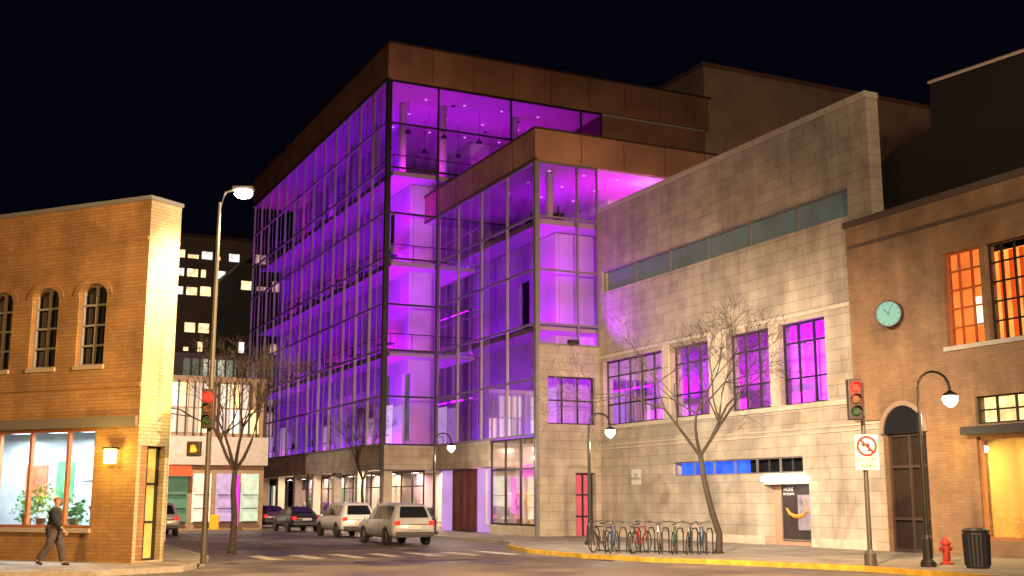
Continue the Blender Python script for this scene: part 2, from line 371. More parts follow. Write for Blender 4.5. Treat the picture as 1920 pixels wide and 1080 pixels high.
# pilasters between the bays
for a, b_ in ((43.25, 43.85), (39.05, 40.3), (35.75, 36.25)):
    mb = MB(); pbox(mb, PW, a + .05, b_ - .05, 5.33, 8.61, 0, .10); mb.build('pilaster', M_TRIM, arts)
for i, (a, b_) in enumerate(bays):
    f = MB(); nu = max(2, round((b_ - a) / 1.0)); grid_frame(f, PW, a, b_, 5.35, 8.45, nu, 3, .07, -.30, -.22, zs=[5.35, 6.35, 7.7, 8.45])
    wn = f.build('window', M_DARKM, arts); pane(PW, a + .03, b_ - .03, 5.4, 8.4, -.26).build('pane', M_GLASS, wn)
    if i == 0:
        mb = MB(); pbox(mb, PW, 31.0, 49.4, 5.0, 9.2, -2.7, -2.6); mb.build('interior_wall', M_PLASTER, arts)
        mb = MB(); pbox(mb, PW, 31.0, 49.4, 5.0, 5.3, -2.6, -.56); mb.build('floor_slab', M_SOFFIT, arts)
        mb = MB(); pbox(mb, PW, 31.0, 49.4, 9.0, 9.2, -2.6, -.56); mb.build('soffit', M_SOFFIT, arts)
        mb = MB(); pbox(mb, PW, 31.0, 31.2, 5.3, 9.0, -2.6, -.56); mb.build('interior_wall', M_PLASTER, arts)
    mb = MB(); pbox(mb, PW, a + .1, b_ - .1, 5.42, 6.1, -2.2, -2.1)
    mb.build('lit_counter', glow('pink_interior', (1.0, .35, .75), .75, .3, 1.5), arts)
    lamp('AREA', (WX + 1.6, (a + b_) / 2, 5.6), 520 * (b_ - a) / 3, (MAG if i in (1, 2) else (.5, .0, .85)), (WX + 2.6, (a + b_) / 2, 7.5), 2.2, .3)
    lamp('AREA', (WX + 1.0, (a + b_) / 2, 8.9), 60 * (b_ - a) / 3, VIO, (WX + 2.2, (a + b_) / 2, 6), 2.2, .3)
# high strip window
f = MB(); grid_frame(f, PW, 31.5, 49.2, 11.9, 12.95, 6, 1, .06, -.20, -.12)
sw = f.build('window', M_ALU, arts); mb = MB(); pbox(mb, PW, 31.5, 49.2, 11.92, 12.93, -.45, -.35); mb.build('pane', glow('strip_dim', (.34, .44, .42), .09, .5, .6), sw)
# low strip window, blue inside
f = MB(); grid_frame(f, PW, 34.6, 43.2, 2.82, 3.42, 6, 1, .05, -.16, -.08)
sw = f.build('window', M_ALU, arts)
mb = MB(); pbox(mb, PW, 38.3, 43.2, 2.84, 3.40, -.45, -.40); mb.build('pane', glow('blue_lit', (.02, .10, 1.0), 1.4, .6, 1.6), sw)
mb = MB(); pbox(mb, PW, 34.6, 38.28, 2.84, 3.40, -.45, -.40); mb.build('pane', M_DGLASS, sw)
# recessed display bay holding the poster, bright tube light above it
mb = MB(); pbox(mb, PW, 34.3, 37.0, 0, 2.4, -.54, -.50); mb.build('recess_panel', plain('peach_panel', (.48, .25, .17), .7, noise=.15), arts)
mb = MB(); pbox(mb, PW, 34.35, 36.95, 2.52, 2.68, .01, .16); mb.build('tube_light', glow('white_tube', (1, .93, .85), 9), arts)

# --- lower glass wing
def led(x, y, z, col, e, tx, ty, tz, sx=3.0, sy=.15): lamp('AREA', (x, y, z), e * .72, col, (tx, ty, tz), sx, sy)
LV = [4.85, 7.55, 10.23, 12.9, 15.57, 18.35]
mb = MB(); grid_frame(mb, PBL, BY + .06, AY, LV[0], BZ, 4, 5, .09, -.02, .10, zs=LV)
mb.build('mullion_frame', M_ALU, arts)
mb = MB(); pbox(mb, PBR, BX - .1, BX + .06, 0, BZ, -.06, .10); mb.build('corner_post', M_ALU, arts)
mb = MB(); grid_frame(mb, PBR, BX + .06, WX, 9.2, BZ, 2, 4, .09, -.02, .08, us=[BX + .06, 27.3, WX], zs=[9.2, 10.23, 12.9, 15.57, BZ]); mb.build('mullion_frame', M_ALU, arts)
pane(PBL, BY, AY, LV[0], BZ, .03).build('glass_wall', M_GLASS, arts); pane(PBR, BX, WX, 9.2, BZ, .03).build('glass_wall', M_GLASS, arts)
# front return below the glass: stone band, then lit strip, then stone to the ground
holed(MB(), PBR, BX + .06, WX, 0, 9.2, .5, [(BX + .6, WX - .25, 5.4, 7.7), (27.1, 28.2, 0, 3.1)]).build('stone_wall', M_STONE_X, arts)
f = MB(); grid_frame(f, PBR, BX + .6, WX - .25, 5.4, 7.7, 3, 2, .07, -.3, -.22); wn = f.build('window', M_DARKM, arts)
pane(PBR, BX + .62, WX - .27, 5.42, 7.68, -.26).build('pane', M_GLASS, wn)
mb = MB(); pbox(mb, PBR, 27.1, 28.2, 0, 3.1, -.45, -.40); dr = mb.build('door', glow('door_glow', (1.0, .16, .22), .4, .2, 1), arts)
f = MB(); grid_frame(f, PBR, 27.12, 28.18, .02, 3.08, 2, 3, .07, -.38, -.30); f.build('door_frame', M_DARKM, dr)
# interiors: slabs and set-back walls
mb = MB()
for z in (4.55, 10.0, 15.35): mb.box(BX + .5, BY + .62, z, WX + 6, AY - .2, z + .28)
mb.build('floor_slab', M_SOFFIT, arts)
holed(MB(), fr((BX + 2.1, 0), (0, 1)), BY + 2.0, AY - .3, 4.86, 15.3, .2, [(54.6, 55.8, 10.6, 13.4)]).build('interior_wall', M_PLASTER, arts)
holed(MB(), fr((0, BY + 2.0), (1, 0)), BX + 2.32, 40, 4.86, 15.3, .2, []).build('interior_wall', M_PLASTER, arts)
MB().box(BX + 7, BY + 5, 15.7, 44, AY + 12, 18.3).build('interior_core', M_PLASTER, arts)
for a, col in ((51.3, MAG), (54.4, VIO), (57.6, PUR), (60.8, VIO)):
    for z, e in ((4.95, 130), (7.5, 70), (10.35, 130), (12.95, 70)):
        led(BX + .85, a, z, col if z in (4.95, 12.95) else (VIO if col is PUR else PUR), e, BX + 2.6, a, z + 3.2)
for x, col in ((26.0, MAG), (27.6, PUR), (30.5, VIO)):
    for z, e in ((4.95, 34), (7.6, 34), (10.35, 46), (12.95, 34)): led(x, BY + .85, z, PUR if z > 12 else col, e, x, BY + 2.6, z + 3.2, 1.2)
for x, y, e, col in ((27.5, 55, 420, PUR), (30.0, 51.4, 420, MAG), (34.0, 53, 300, MAG), (27, 60, 260, PUR)):
    lamp('AREA', (x, y, 15.75), e * .42, col, (x, y, 18.3), 2.6, 2.2)
lamp('POINT', (32.2, 50.6, 17.4), 70, (1, .30, .95), radius=.15)
fl = MB(); fl.box(26.6, BY - .5, 9.25, 27.1, BY - .2, 9.45); fl.box(26.8, BY - .2, 9.2, 26.9, BY, 9.3); fl.build('added_floodlight', M_DARKM, arts)  # fixture and spot added to strengthen the purple spill on the stone wall
lamp('SPOT', (26.8, BY - .5, 9.7), 700, (.45, .02, 1), (WX, 45.5, 12.5), spot=120, radius=.2)
# lower roof
MB().box(BX - .1, BY - .12, BZ + .02, 44.5, AY + 18, BZ + 1.62).build('roof_slab', M_FASCIA, arts)
mb = MB(); mb.box(BX - .16, BY - .18, BZ + 1.62, 44.6, AY + 18, BZ + 1.72); mb.box(BX - .13, BY - .15, BZ + .0, BX - .02, AY + 18, BZ + .12); mb.build('roof_edge', plain('bronze_trim', (.10, .06, .045), .5, .4), arts)
MB().box(BX + .02, BY + .02, BZ - .04, 44.3, AY + 18, BZ + .015).build('soffit', M_SOFFIT, arts)

# --- tall glass wing
LA = [4.85, 7.6, 10.25, 12.9, 15.6, 18.3, 21.05, 23.75, AZ]
NB = 13
mb = MB(); grid_frame(mb, PAL, AY + .08, AYE, LA[0], AZ, NB, 8, .10, -.02, .12, zs=LA); mb.build('mullion_frame', M_ALU, arts)
mb = MB()
for i in range(NB * 2):
    if i % 2 == 0: u = AY + .08 + (AYE - AY) * (i + 1) / (2 * NB); pbox(mb, PAL, u - .02, u + .02, LA[0] + .1, AZ - .12, .0, .05)
mb.build('glazing_rod', M_ALU, arts)
mb = MB(); pbox(mb, PAR, AX - .12, AX + .08, 3.45, AZ, -.08, .12); mb.build('corner_post', M_DARKM, arts)
mb = MB(); grid_frame(mb, PAR, AX + .08, 36.3, LA[0], AZ, 3, 8, .10, -.02, .10, us=[AX + .08, 24.95, 29.8, 34.75, 36.3], zs=LA); mb.build('mullion_frame', M_DARKM, arts)
pane(PAL, AY, AYE, LA[0], AZ, .03).build('glass_wall', M_GLASS, arts); pane(PAR, AX, 36.3, LA[0], AZ, .03).build('glass_wall', M_GLASS, arts)
PRE = fr((36.3, 0), (0, 1))
mb = MB(); mb.quad((36.3, AY, 18.4), (36.3, AY + 7, 18.4), (36.3, AY + 7, AZ), (36.3, AY, AZ)); mb.build('glass_wall', M_GLASS, arts)
mb = MB()
for z in (4.55, 10.0, 15.3, 20.75): mb.box(AX + .55, AY + .6, z, AX + 16, AYE - .2, z + .28)
mb.build('floor_slab', M_SOFFIT, arts)
wins = [(64.2, 65.4, 5.2, 9.2), (67.6, 68.8, 5.2, 9.4), (71.5, 72.8, 10.8, 14.6), (67.2, 68.5, 16.2, 19.8)]
holed(MB(), fr((AX + 2.2, 0), (0, 1)), AY + 2.0, AYE - .3, 4.86, 20.7, .2, wins).build('interior_wall', M_PLASTER, arts)
holed(MB(), fr((0, AY + 2.0), (1, 0)), AX + 2.42, AX + 14, 4.86, 20.7, .2, []).build('interior_wall', M_PLASTER, arts)
holed(MB(), fr((AX + 3.6, 0), (0, 1)), AY + 8, AYE - .3, 21.1, AZ - .1, .2, []).build('interior_wall', M_PLASTER, arts)
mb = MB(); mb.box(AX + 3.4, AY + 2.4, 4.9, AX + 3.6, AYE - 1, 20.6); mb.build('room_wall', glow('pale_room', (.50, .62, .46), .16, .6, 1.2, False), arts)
seg = (AYE - AY) / 9
for i in range(9):
    y = AY + seg * (i + .5); col = (VIO, MAG, VIO, PUR, MAG, VIO, PUR, MAG, VIO)[i]
    for j, z in enumerate((4.95, 7.7, 10.35, 13.0, 15.7, 18.35)):
        c2 = col if j % 2 == 0 else (VIO if i % 3 else PUR)
        led(AX + .85, y, z, c2, (210 if j % 2 == 0 else 110) * (1 + .25 * (i == 0)), AX + 2.7, y, z + 3.4, seg * .85)
for j, z in enumerate((4.95, 7.7, 10.35, 13.0, 15.7, 18.35)):
    led(23.2, AY + .85, z, (MAG, PUR)[j % 2], 75, 23.6, AY + 2.6, z + 3.2, 2.0)
for x, y, e, col in ((24.5, 65.5, 700, MAG), (29, 66, 700, PUR), (33.5, 66, 520, MAG), (23.6, 72, 1100, VIO), (23.6, 79, 1300, PUR), (23.6, 86, 1300, VIO), (23.6, 93, 1300, MAG), (31, 74, 380, PUR)):
    lamp('AREA', (x, y, 21.1), e * .36, col, (x, y, 26), 3.2, 3.0)
MB().box(31, AY + 9, 21.1, 44, AYE, AZ - .1).build('interior_core', M_PLASTER, arts)
for z in (10.3, 15.6, 21.05):
    rl_ = MB()
    for a, b2 in (((AX + .62, AY + .7), (AX + .62, AYE - .5)), ((AX + .62, AY + .7), (AX + 14, AY + .7))):
        rl_.tube([(a[0], a[1], z + 1.0), (b2[0], b2[1], z + 1.0)], .03, 6)
        n2 = int(max(abs(b2[0] - a[0]), abs(b2[1] - a[1])) / 1.3)
        for i in range(n2 + 1): t_ = i / n2; px_, py_ = a[0] + (b2[0] - a[0]) * t_, a[1] + (b2[1] - a[1]) * t_; rl_.box(px_ - .015, py_ - .015, z, px_ + .015, py_ + .015, z + 1.0)
    rl_.build('balustrade', M_DARKM, arts)
for y in range(66, 96, 5): MB().lathe([(.22, 21.1), (.22, AZ - .1)], (AX + 2.2, y, 0), 16).build('interior_column', M_PLASTER, arts, smooth=True)
for x in (26.5, 31.5): MB().lathe([(.22, 21.1), (.22, AZ - .1)], (x, AY + 3, 0), 16).build('interior_column', M_PLASTER, arts, smooth=True)
MB().lathe([(.2, 15.7), (.2, BZ - .1)], (BX + 1.6, BY + 1.6, 0), 16).build('interior_column', M_PLASTER, arts, smooth=True)
for x, y, z in [(25 + 2.6 * (i % 4), AY + 2.2 + 3 * (i // 4), AZ - .10) for i in range(12)] + [(26.4 + 2 * (i % 3), BY + 1.2 + 2.4 * (i // 3), BZ - .08) for i in range(9)]:
    MB().lathe([(.07, z), (.08, z + .03)], (x, y, 0), 10).build('downlight', glow('downlight_glow', (.9, .35, 1), 1.6), arts)
for k, (x, y, z) in enumerate([(AX + 3, 66, 21.06), (AX + 5, 70, 21.06), (29, AY + 3.2, 21.06), (33, AY + 4, 21.06), (BX + 1.4, 53, 15.66), (BX + 1.3, 57.5, 15.66), (27, BY + 1.4, 15.66)]):
    MB().lathe([(.25, z), (.30, z + .5), (.05, z + .55), (.04, z + .9)], (x, y, 0), 12).build('planter', M_DARKM, arts)
for i in range(8): x = AX + 2.7 * (i + 1); MB().box(x - .012, AY - .150, AZ + .1, x + .012, AY - .13, AZ + 2.2).build('panel_joint', M_DARKM, arts)
for i in range(12): y = AY + 2.7 * (i + 1); MB().box(AX - .130, y - .012, AZ + .1, AX - .11, y + .012, AZ + 2.2).build('panel_joint', M_DARKM, arts)
for i in range(7): x = BX + 2.5 * (i + 1); MB().box(x - .012, BY - .130, BZ + .1, x + .012, BY - .11, BZ + 1.6).build('panel_joint', M_DARKM, arts)
for i in range(5): y = BY + 2.5 * (i + 1); MB().box(BX - .112, y - .012, BZ + .1, BX - .09, y + .012, BZ + 1.6).build('panel_joint', M_DARKM, arts)
# lit second storey behind the glass
y = AY + .9; rl = random.Random(2)
PALV = [((.78, .55, 1.0), .55), ((.62, .30, 1.0), .8), ((.95, .80, 1.0), .9), ((.45, .12, 1.0), .6)]
while y < AYE - 1.5:
    d = rl.uniform(.5, 1.5); k = rl.randrange(4)
    MB().box(AX + 1.45, y, 5.0, AX + 1.5, y + d, rl.choice((7.2, 7.35, 6.8))).build('lit_window', glow('lit_v%d' % k, *PALV[k]), arts); y += d + rl.uniform(.15, .7)
glow('lit_violet_white', (.80, .50, 1.0), .7)
for ya, yb in ((50.9, 54.2), (56.2, 57.0)): MB().box(BX + 1.7, ya, 5.1, BX + 1.75, yb, 7.3).build('lit_window', MATS['lit_violet_white'], arts)
rf = random.Random(12)
for z in (4.86, 10.29, 15.59):
    for i in range(6):
        y = AY + 3 + i * 5.2 + rf.uniform(-1, 1); d = MB(); d.box(AX + .95, y, z + .70, AX + 1.55, y + 1.5, z + .74)
        for a, b2 in ((AX + .97, y + .02), (AX + 1.5, y + .02), (AX + .97, y + 1.44), (AX + 1.5, y + 1.44)): d.box(a, b2, z, a + .04, b2 + .04, z + .70)
        d.build('desk', M_DARKM, arts); MB().box(AX + 1.2, y + .4, z + .745, AX + 1.24, y + .95, z + 1.1).build('screen', M_BLACK, arts)
for i in range(10):
    x, y = 24.0 + (i % 5) * 2.4, AY + 2.6 + (i // 5) * 3.4
    pl = MB(); pl.tube([(x, y, AZ - .05), (x, y, 24.4)], .012, 4); pl.lathe([(.04, 24.4), (.20, 24.2), (.21, 24.15)], (x, y, 0), 12); pl.build('pendant_lamp', M_DARKM, arts)
# top roof
MB().box(AX - .12, AY - .14, AZ + .02, 44.6, AYE + .6, AZ + 2.25).build('roof_slab', M_FASCIA, arts)
mb = MB(); mb.box(AX - .2, AY - .22, AZ + 2.25, 44.8, AYE + .7, AZ + 2.36); mb.box(AX - .15, AY - .17, AZ, AX - .04, AYE + .6, AZ + .12); mb.build('roof_edge', MATS['bronze_trim'], arts)
MB().box(AX + .03, AY + .03, AZ - .05, 44.4, AYE + .4, AZ + .015).build('soffit', M_SOFFIT, arts)
for x, y in ((27, 65), (32, 66), (31, 69)):
    MB().lathe([(.12, AZ - .12), (.12, AZ - .055)], (x, y, 0), 10).build('downlight', M_DARKM, arts)
MB().box(36.35, AY + .35, 20, 44.5, AY + 12, AZ + .01).build('penthouse_wall', plain('bronze_panel', (.34, .18, .12), .6, .2, noise=.2, nscale=.6), arts)
# stone fly tower behind
cxt, cyt = 43.2, 60.6
MB().box(44.7, 62.9, 16, 84, 88, 31.2).build('fly_tower', plain('fly_stone', (.55, .38, .27), .85, noise=.2, nscale=.5), arts)
MB().box(44.6, 62.8, 31.2, 84.1, 88.1, 31.5).build('fly_tower_coping', M_FASCIA, arts)

# --- overhanging stone band and recessed shopfront at street level
mb = MB(); mb.box(AX - .02, AY - .02, 3.5, AX + 3.4, AYE, 4.84); mb.box(AX - .06, AY - .06, 4.78, AX + .1, AYE, 4.86)
mb.build('stone_band', M_STONE, arts)
mb = MB(); mb.box(BX - .02, 55.0, 3.5, BX + 2.4, AY - .04, 4.84); mb.build('stone_band', M_STONE, arts)
for i in range(8): y = AY + .6 + i * 4.7; MB().box(AX + .35, y, .13, AX + .85, y + .5, 3.5).build('column', M_TRIM, arts)
SX = AX + 2.6; PS = fr((SX, 0), (0, 1))
MB().box(SX + .1, AY + .3, 3.42, SX + 1.9, AYE, 3.5).build('shop_ceiling', M_PLASTER, arts)
MB().box(SX + 2.0, AY + .3, .13, SX + 2.1, AYE, 3.42).build('shop_back_wall', plain('shop_cream', (.62, .50, .42), .8, noise=.25, nscale=.6), arts)
MB().box(BX + .5, AY - .6, .13, SX + 2.0, AY + .25, 3.45).build('shop_partition', M_PLASTER, arts)
for i in range(8): lamp('AREA', (SX + .9, AY + 2 + i * 4, 3.38), 330, [(1, .7, .5), (1, .6, .7), (1, .8, .6)][i % 3], (SX + .9, AY + 2 + i * 4, 0), 2.4, .8)
for i in range(22):
    y = AY + 1 + i * 1.45; hh = random.uniform(.9, 1.9)
    g_ = MB(); g_.lathe([(.2, .14), (.22, .3), (.06, .35), (.05, hh * .6), (.28, hh * .75), (.22, hh), (.05, hh + .1)], (SX + .7, y, 0), 10)
    g_.build('display_figure', plain('stock_%d' % (i % 5), [(.05, .05, .06), (.5, .12, .1), (.2, .3, .15), (.5, .45, .4), (.3, .1, .4)][i % 5], .6), arts, smooth=True)
mb = MB(); grid_frame(mb, PS, AY + .1, AYE, .15, 3.45, 18, 2, .07, -.03, .05, zs=[.15, 2.6, 3.45]); mb.build('shopfront_frame', M_DARKM, arts)
pane(PS, AY + .1, AYE, .2, 3.4, 0).build('glass_wall', M_SHOPG, arts)
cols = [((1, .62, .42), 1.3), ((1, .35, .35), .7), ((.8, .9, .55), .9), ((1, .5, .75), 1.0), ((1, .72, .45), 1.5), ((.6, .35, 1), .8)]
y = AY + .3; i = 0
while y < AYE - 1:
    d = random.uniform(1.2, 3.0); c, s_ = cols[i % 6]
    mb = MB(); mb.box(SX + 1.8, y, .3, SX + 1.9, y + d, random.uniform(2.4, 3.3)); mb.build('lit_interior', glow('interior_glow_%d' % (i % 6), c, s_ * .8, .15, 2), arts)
    for q in range(4): MB().box(SX + 1.55, y + .08, .5 + q * .62, SX + 1.78, y + d - .08, .54 + q * .62).build('shelf', M_DARKM, arts); y += d + random.uniform(.1, .9); i += 1
# lower wing street level: tall bright window with garlands, dark red door
mb = MB(); grid_frame(mb, PBL, 49.75, 54.9, .6, 4.8, 3, 2, .09, -.12, -.02, zs=[.6, 3.3, 4.8]); mb.build('shopfront_frame', M_DARKM, arts)
pane(PBL, 49.75, 54.9, .65, 4.78, -.07).build('glass_wall', M_SHOPG, arts)
mb = MB(); mb.box(BX, 49.6, .0, BX + .5, 54.95, .58); mb.build('stone_sill', M_TRIM, arts)
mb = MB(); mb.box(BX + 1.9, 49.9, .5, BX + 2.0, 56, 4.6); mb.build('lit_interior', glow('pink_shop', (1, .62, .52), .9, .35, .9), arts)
MB().box(BX + .2, 49.9, .5, BX + 1.9, 56, .58).build('shop_floor', M_PLASTER, arts)
MB().box(BX + .2, 49.9, 4.6, BX + 1.9, 56, 4.7).build('shop_ceiling', M_PLASTER, arts)
MB().box(BX + .2, 55.9, .58, BX + 1.9, 56, 4.6).build('shop_side', M_PLASTER, arts)
for y in (50.8, 52.6, 54.3): lamp('AREA', (BX + 1.0, y, 4.5), 120, (1, .66, .55), (BX + 1.3, y, 0), 1.2, .6)
for i in range(5):
    g_ = MB(); y = 50.3 + i * 1.05; g_.lathe([(.02, .6), (.16, .62), (.05, .9), (.13, 1.4), (.20, 1.75), (.09, 1.95), (.11, 2.1), (.05, 2.2)], (BX + .9, y, 0), 12)
    g_.build('display_figure', plain('display_%d' % i, [(.7, .1, .5), (.1, .35, .35), (.75, .45, .05), (.6, .05, .1), (.8, .75, .8)][i], .5), arts, smooth=True)
mb = MB(); mb.box(BX + 1.6, 52.6, 2.9, BX + 1.7, 54.6, 3.6); mb.build('lit_interior', glow('magenta_sign', (1, .12, .9), 1.2), arts)
mb = MB(); mb.box(BX + 1.6, 50.4, .9, BX + 1.7, 51.3, 2.6); mb.build('lit_interior', glow('amber_panel', (1, .45, .08), 1.3, .5, 2), arts)
mb = MB(); mb.box(BX + .3, 57.4, .15, BX + .4, 60.4, 3.45); dr = mb.build('door', plain('maroon_door', (.17, .02, .03), .5, noise=.3, nscale=2), arts)
mb = MB(); grid_frame(mb, PBL, 57.4, 60.4, .15, 3.45, 3, 1, .08, -.28, -.2); mb.build('door_frame', M_DARKM, dr)
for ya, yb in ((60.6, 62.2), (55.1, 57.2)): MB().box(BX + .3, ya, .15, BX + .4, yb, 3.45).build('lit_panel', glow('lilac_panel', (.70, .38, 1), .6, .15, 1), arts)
for y, c, e in ((51.5, (1, .6, .5), 90), (58, (1, .4, .6), 60)): lamp('AREA', (BX + .8, y, 3.4), e, c, (BX - 3, y, 0), 1.5, .4)
for y in (66, 74, 84): lamp('AREA', (AX + 1.2, y, 3.4), 260, (1, .72, .5), (AX - .2, y, 0), 3, .4)

# ================================================================ LEFT BRICK BUILDING
G0 = (4.67, 33.81); DL = Vector((LDX, LDY)).normalized(); DS = Vector((.83, .55)).normalized()
PLF = fr(G0, DL)
lb = thing('brick_building', 'two-storey buff brick corner building with arched upper windows and a bright shopfront', 'building', (G0[0], G0[1], 0))
HT = 10.33
ww = [(1.45, 2.50, 5.62, 8.0), (3.28, 4.32, 5.62, 8.0), (5.10, 6.10, 5.62, 8.0)] + [(7.0 + 1.85 * i, 8.05 + 1.85 * i, 5.62, 8.0) for i in range(2)]
holed(MB(), PLF, 0, 14, 0, HT, .4, ww + [(1.55, 8.8, 1.02, 3.82)]).build('wall', M_BRICK_L, lb)
# arched heads: brick lunettes filling the corners above each window
for a, b_, z0, z1 in ww:
    mb = MB()
    c = (a + b_) / 2; r = (b_ - a) / 2; N = 8
    for i in range(N):
        t0, t1 = PI * i / N, PI * (i + 1) / N
        u0_, u1_ = c + r * math.cos(t0), c + r * math.cos(t1); za, zb = z1 - .32 + .32 * math.sin(t0), z1 - .32 + .32 * math.sin(t1)
        mb.add([PLF(u0_, za, -.003), PLF(u1_, zb, -.003), PLF(u1_, z1 + .01, -.003), PLF(u0_, z1 + .01, -.003), PLF(u0_, za, -.38), PLF(u1_, zb, -.38)], [(0, 1, 2, 3), (0, 4, 5, 1)])
    mb.build('arch_spandrel', M_BRICK_L, lb)
for a, b_, z0, z1 in ww:
    mb = MB()
    c = (a + b_) / 2; r = (b_ - a) / 2; N = 10
    for i in range(N):
        t0, t1 = PI * i / N, PI * (i + 1) / N
        q = lambda t, k, f: PLF(c + (r + k) * math.cos(t), z1 - .32 + (.32 + k) * math.sin(t), f)
        mb.add([q(t0, .02, .03), q(t1, .02, .03), q(t1, .2, .03), q(t0, .2, .03), q(t0, .2, 0), q(t1, .2, 0), q(t0, .02, 0), q(t1, .02, 0)], [(0, 1, 2, 3), (3, 2, 5, 4), (0, 6, 7, 1)])
    mb.build('brick_arch', M_BRICK_L, lb)
for a, b_, z0, z1 in ww:
    f = MB(); grid_frame(f, PLF, a, b_, z0, z1, 2, 4, .06, -.24, -.16); wn = f.build('window', plain('grey_frame', (.30, .31, .33), .5), lb)
    mb = MB(); pbox(mb, PLF, a, b_, z0, z1, -.34, -.30); mb.build('pane', M_DGLASS, wn)
    mb = MB(); pbox(mb, PLF, a - .04, b_ + .04, z0 - .12, z0, -.1, .05); mb.build('sill', plain('sill_stone', (.42, .36, .28), .7), wn)
PLS = fr(G0, DS); CH = 1.15
holed(MB(), PLS, 0, CH, 0, HT, .4, [(.12, 1.0, .15, 3.3)]).build('corner_wall', M_BRICK_C, lb)
mb = MB(); pbox(mb, PLS, .12, 1.0, .15, 3.3, -.36, -.32); dr = mb.build('door', glow('yellow_door', (1, .62, .12), .8, .3, 1.5), lb)
f = MB(); grid_frame(f, PLS, .12, 1.0, .15, 3.3, 2, 3, .06, -.3, -.22); f.build('door_frame', M_DARKM, dr)
e0 = PLS(CH, 0); 
mb = MB(); a = Vector(e0[:2]); far = a + Vector((.06, 1)) * 26
mb.add([(a.x, a.y, 0), (far.x, far.y, 0), (far.x, far.y, HT), (a.x, a.y, HT)], [(0, 1, 2, 3)]); mb.build('side_wall', M_BRICK_C, lb)
e1 = Vector(PLF(14, 0)[:2])
mb = MB(); mb.add([(G0[0], G0[1], HT - .1), (a.x, a.y, HT - .1), (far.x, far.y, HT - .1), (e1.x, e1.y, HT - .1)], [(0, 1, 2, 3)]); mb.build('roof', plain('roof_felt', (.05, .05, .05), .9), lb)
mb = MB(); pbox(mb, PLF, -.05, 14, HT, HT + .12, -.45, .07); pbox(mb, PLS, .06, CH + .03, HT, HT + .115, -.3, .06); mb.build('coping', plain('coping_metal', (.20, .22, .24), .5), lb)
mb = MB(); pbox(mb, PLF, .02, 14, 9.15, 9.25, 0, .05); pbox(mb, PLF, .02, 14, 4.95, 5.05, 0, .04); mb.build('string_course', M_BRICK_L, lb)
mb = MB(); pbox(mb, PLF, .05, 9.2, 3.84, 4.12, 0, .10); mb.build('lintel', plain('lintel_grey', (.17, .16, .15), .6), lb)
mb = MB(); pbox(mb, PLF, 1.5, 8.85, .90, 1.02, -.1, .10); mb.build('shop_sill', plain('sill_stone', (.42, .36, .28), .7), lb)
f = MB(); grid_frame(f, PLF, 1.55, 8.8, 1.02, 3.82, 4, 1, .09, -.20, -.08, us=[1.55, 2.62, 4.05, 5.3, 7.0, 8.8]); wn = f.build('shop_window', M_WOODL, lb)
pane(PLF, 1.6, 8.75, 1.06, 3.78, -.14).build('pane', M_SHOPG, wn)
mb = MB(); pbox(mb, PLF, 1.4, 9.0, .95, 1.0, -2.6, -.2); mb.build('display_shelf', plain('pale_shelf', (.6, .62, .62), .5), lb)
mb = MB(); pbox(mb, PLF, 1.2, 9.0, .6, 3.9, -2.75, -2.65); mb.build('back_wall', plain('shop_wall', (.66, .72, .76), .7, noise=.2, nscale=1.5), lb)
mb = MB(); pbox(mb, PLF, 1.2, 9.0, 3.9, 4.0, -2.75, -.45); mb.build('ceiling', plain('shop_ceiling', (.8, .82, .84), .7), lb)
mb = MB()
for u in (2.1, 3.4, 4.7, 6.2, 7.8): pbox(mb, PLF, u - .35, u + .35, 3.84, 3.88, -1.9, -1.0)
mb.build('ceiling_light', glow('cool_panel', (.85, .95, 1), 9), lb)
for u in (2.6, 4.4, 6.8): p = PLF(u, 3.7, -1.3); lamp('AREA', p, 420, (.82, .93, 1), (p[0], p[1], 0), 1.6, 1.0)
# posters, shelves and stock on the back wall
for k, (u, z, a, b_, c) in enumerate([(2.0, 1.6, .7, 1.1, (.05, .32, .26)), (2.9, 1.7, .6, .9, (.1, .4, .38)), (3.7, 2.4, .8, .8, (.7, .75, .8)), (4.8, 1.8, .7, 1.2, (.15, .45, .2)), (5.9, 1.9, .9, 1.0, (.6, .2, .1)), (1.7, 3.0, .4, .4, (.85, .85, .85))]):
    mb = MB(); pbox(mb, PLF, u, u + a, z, z + b_, -2.64, -2.60); mb.build('wall_panel', plain('panel_%d' % k, c, .6, noise=.5, nscale=3), lb)

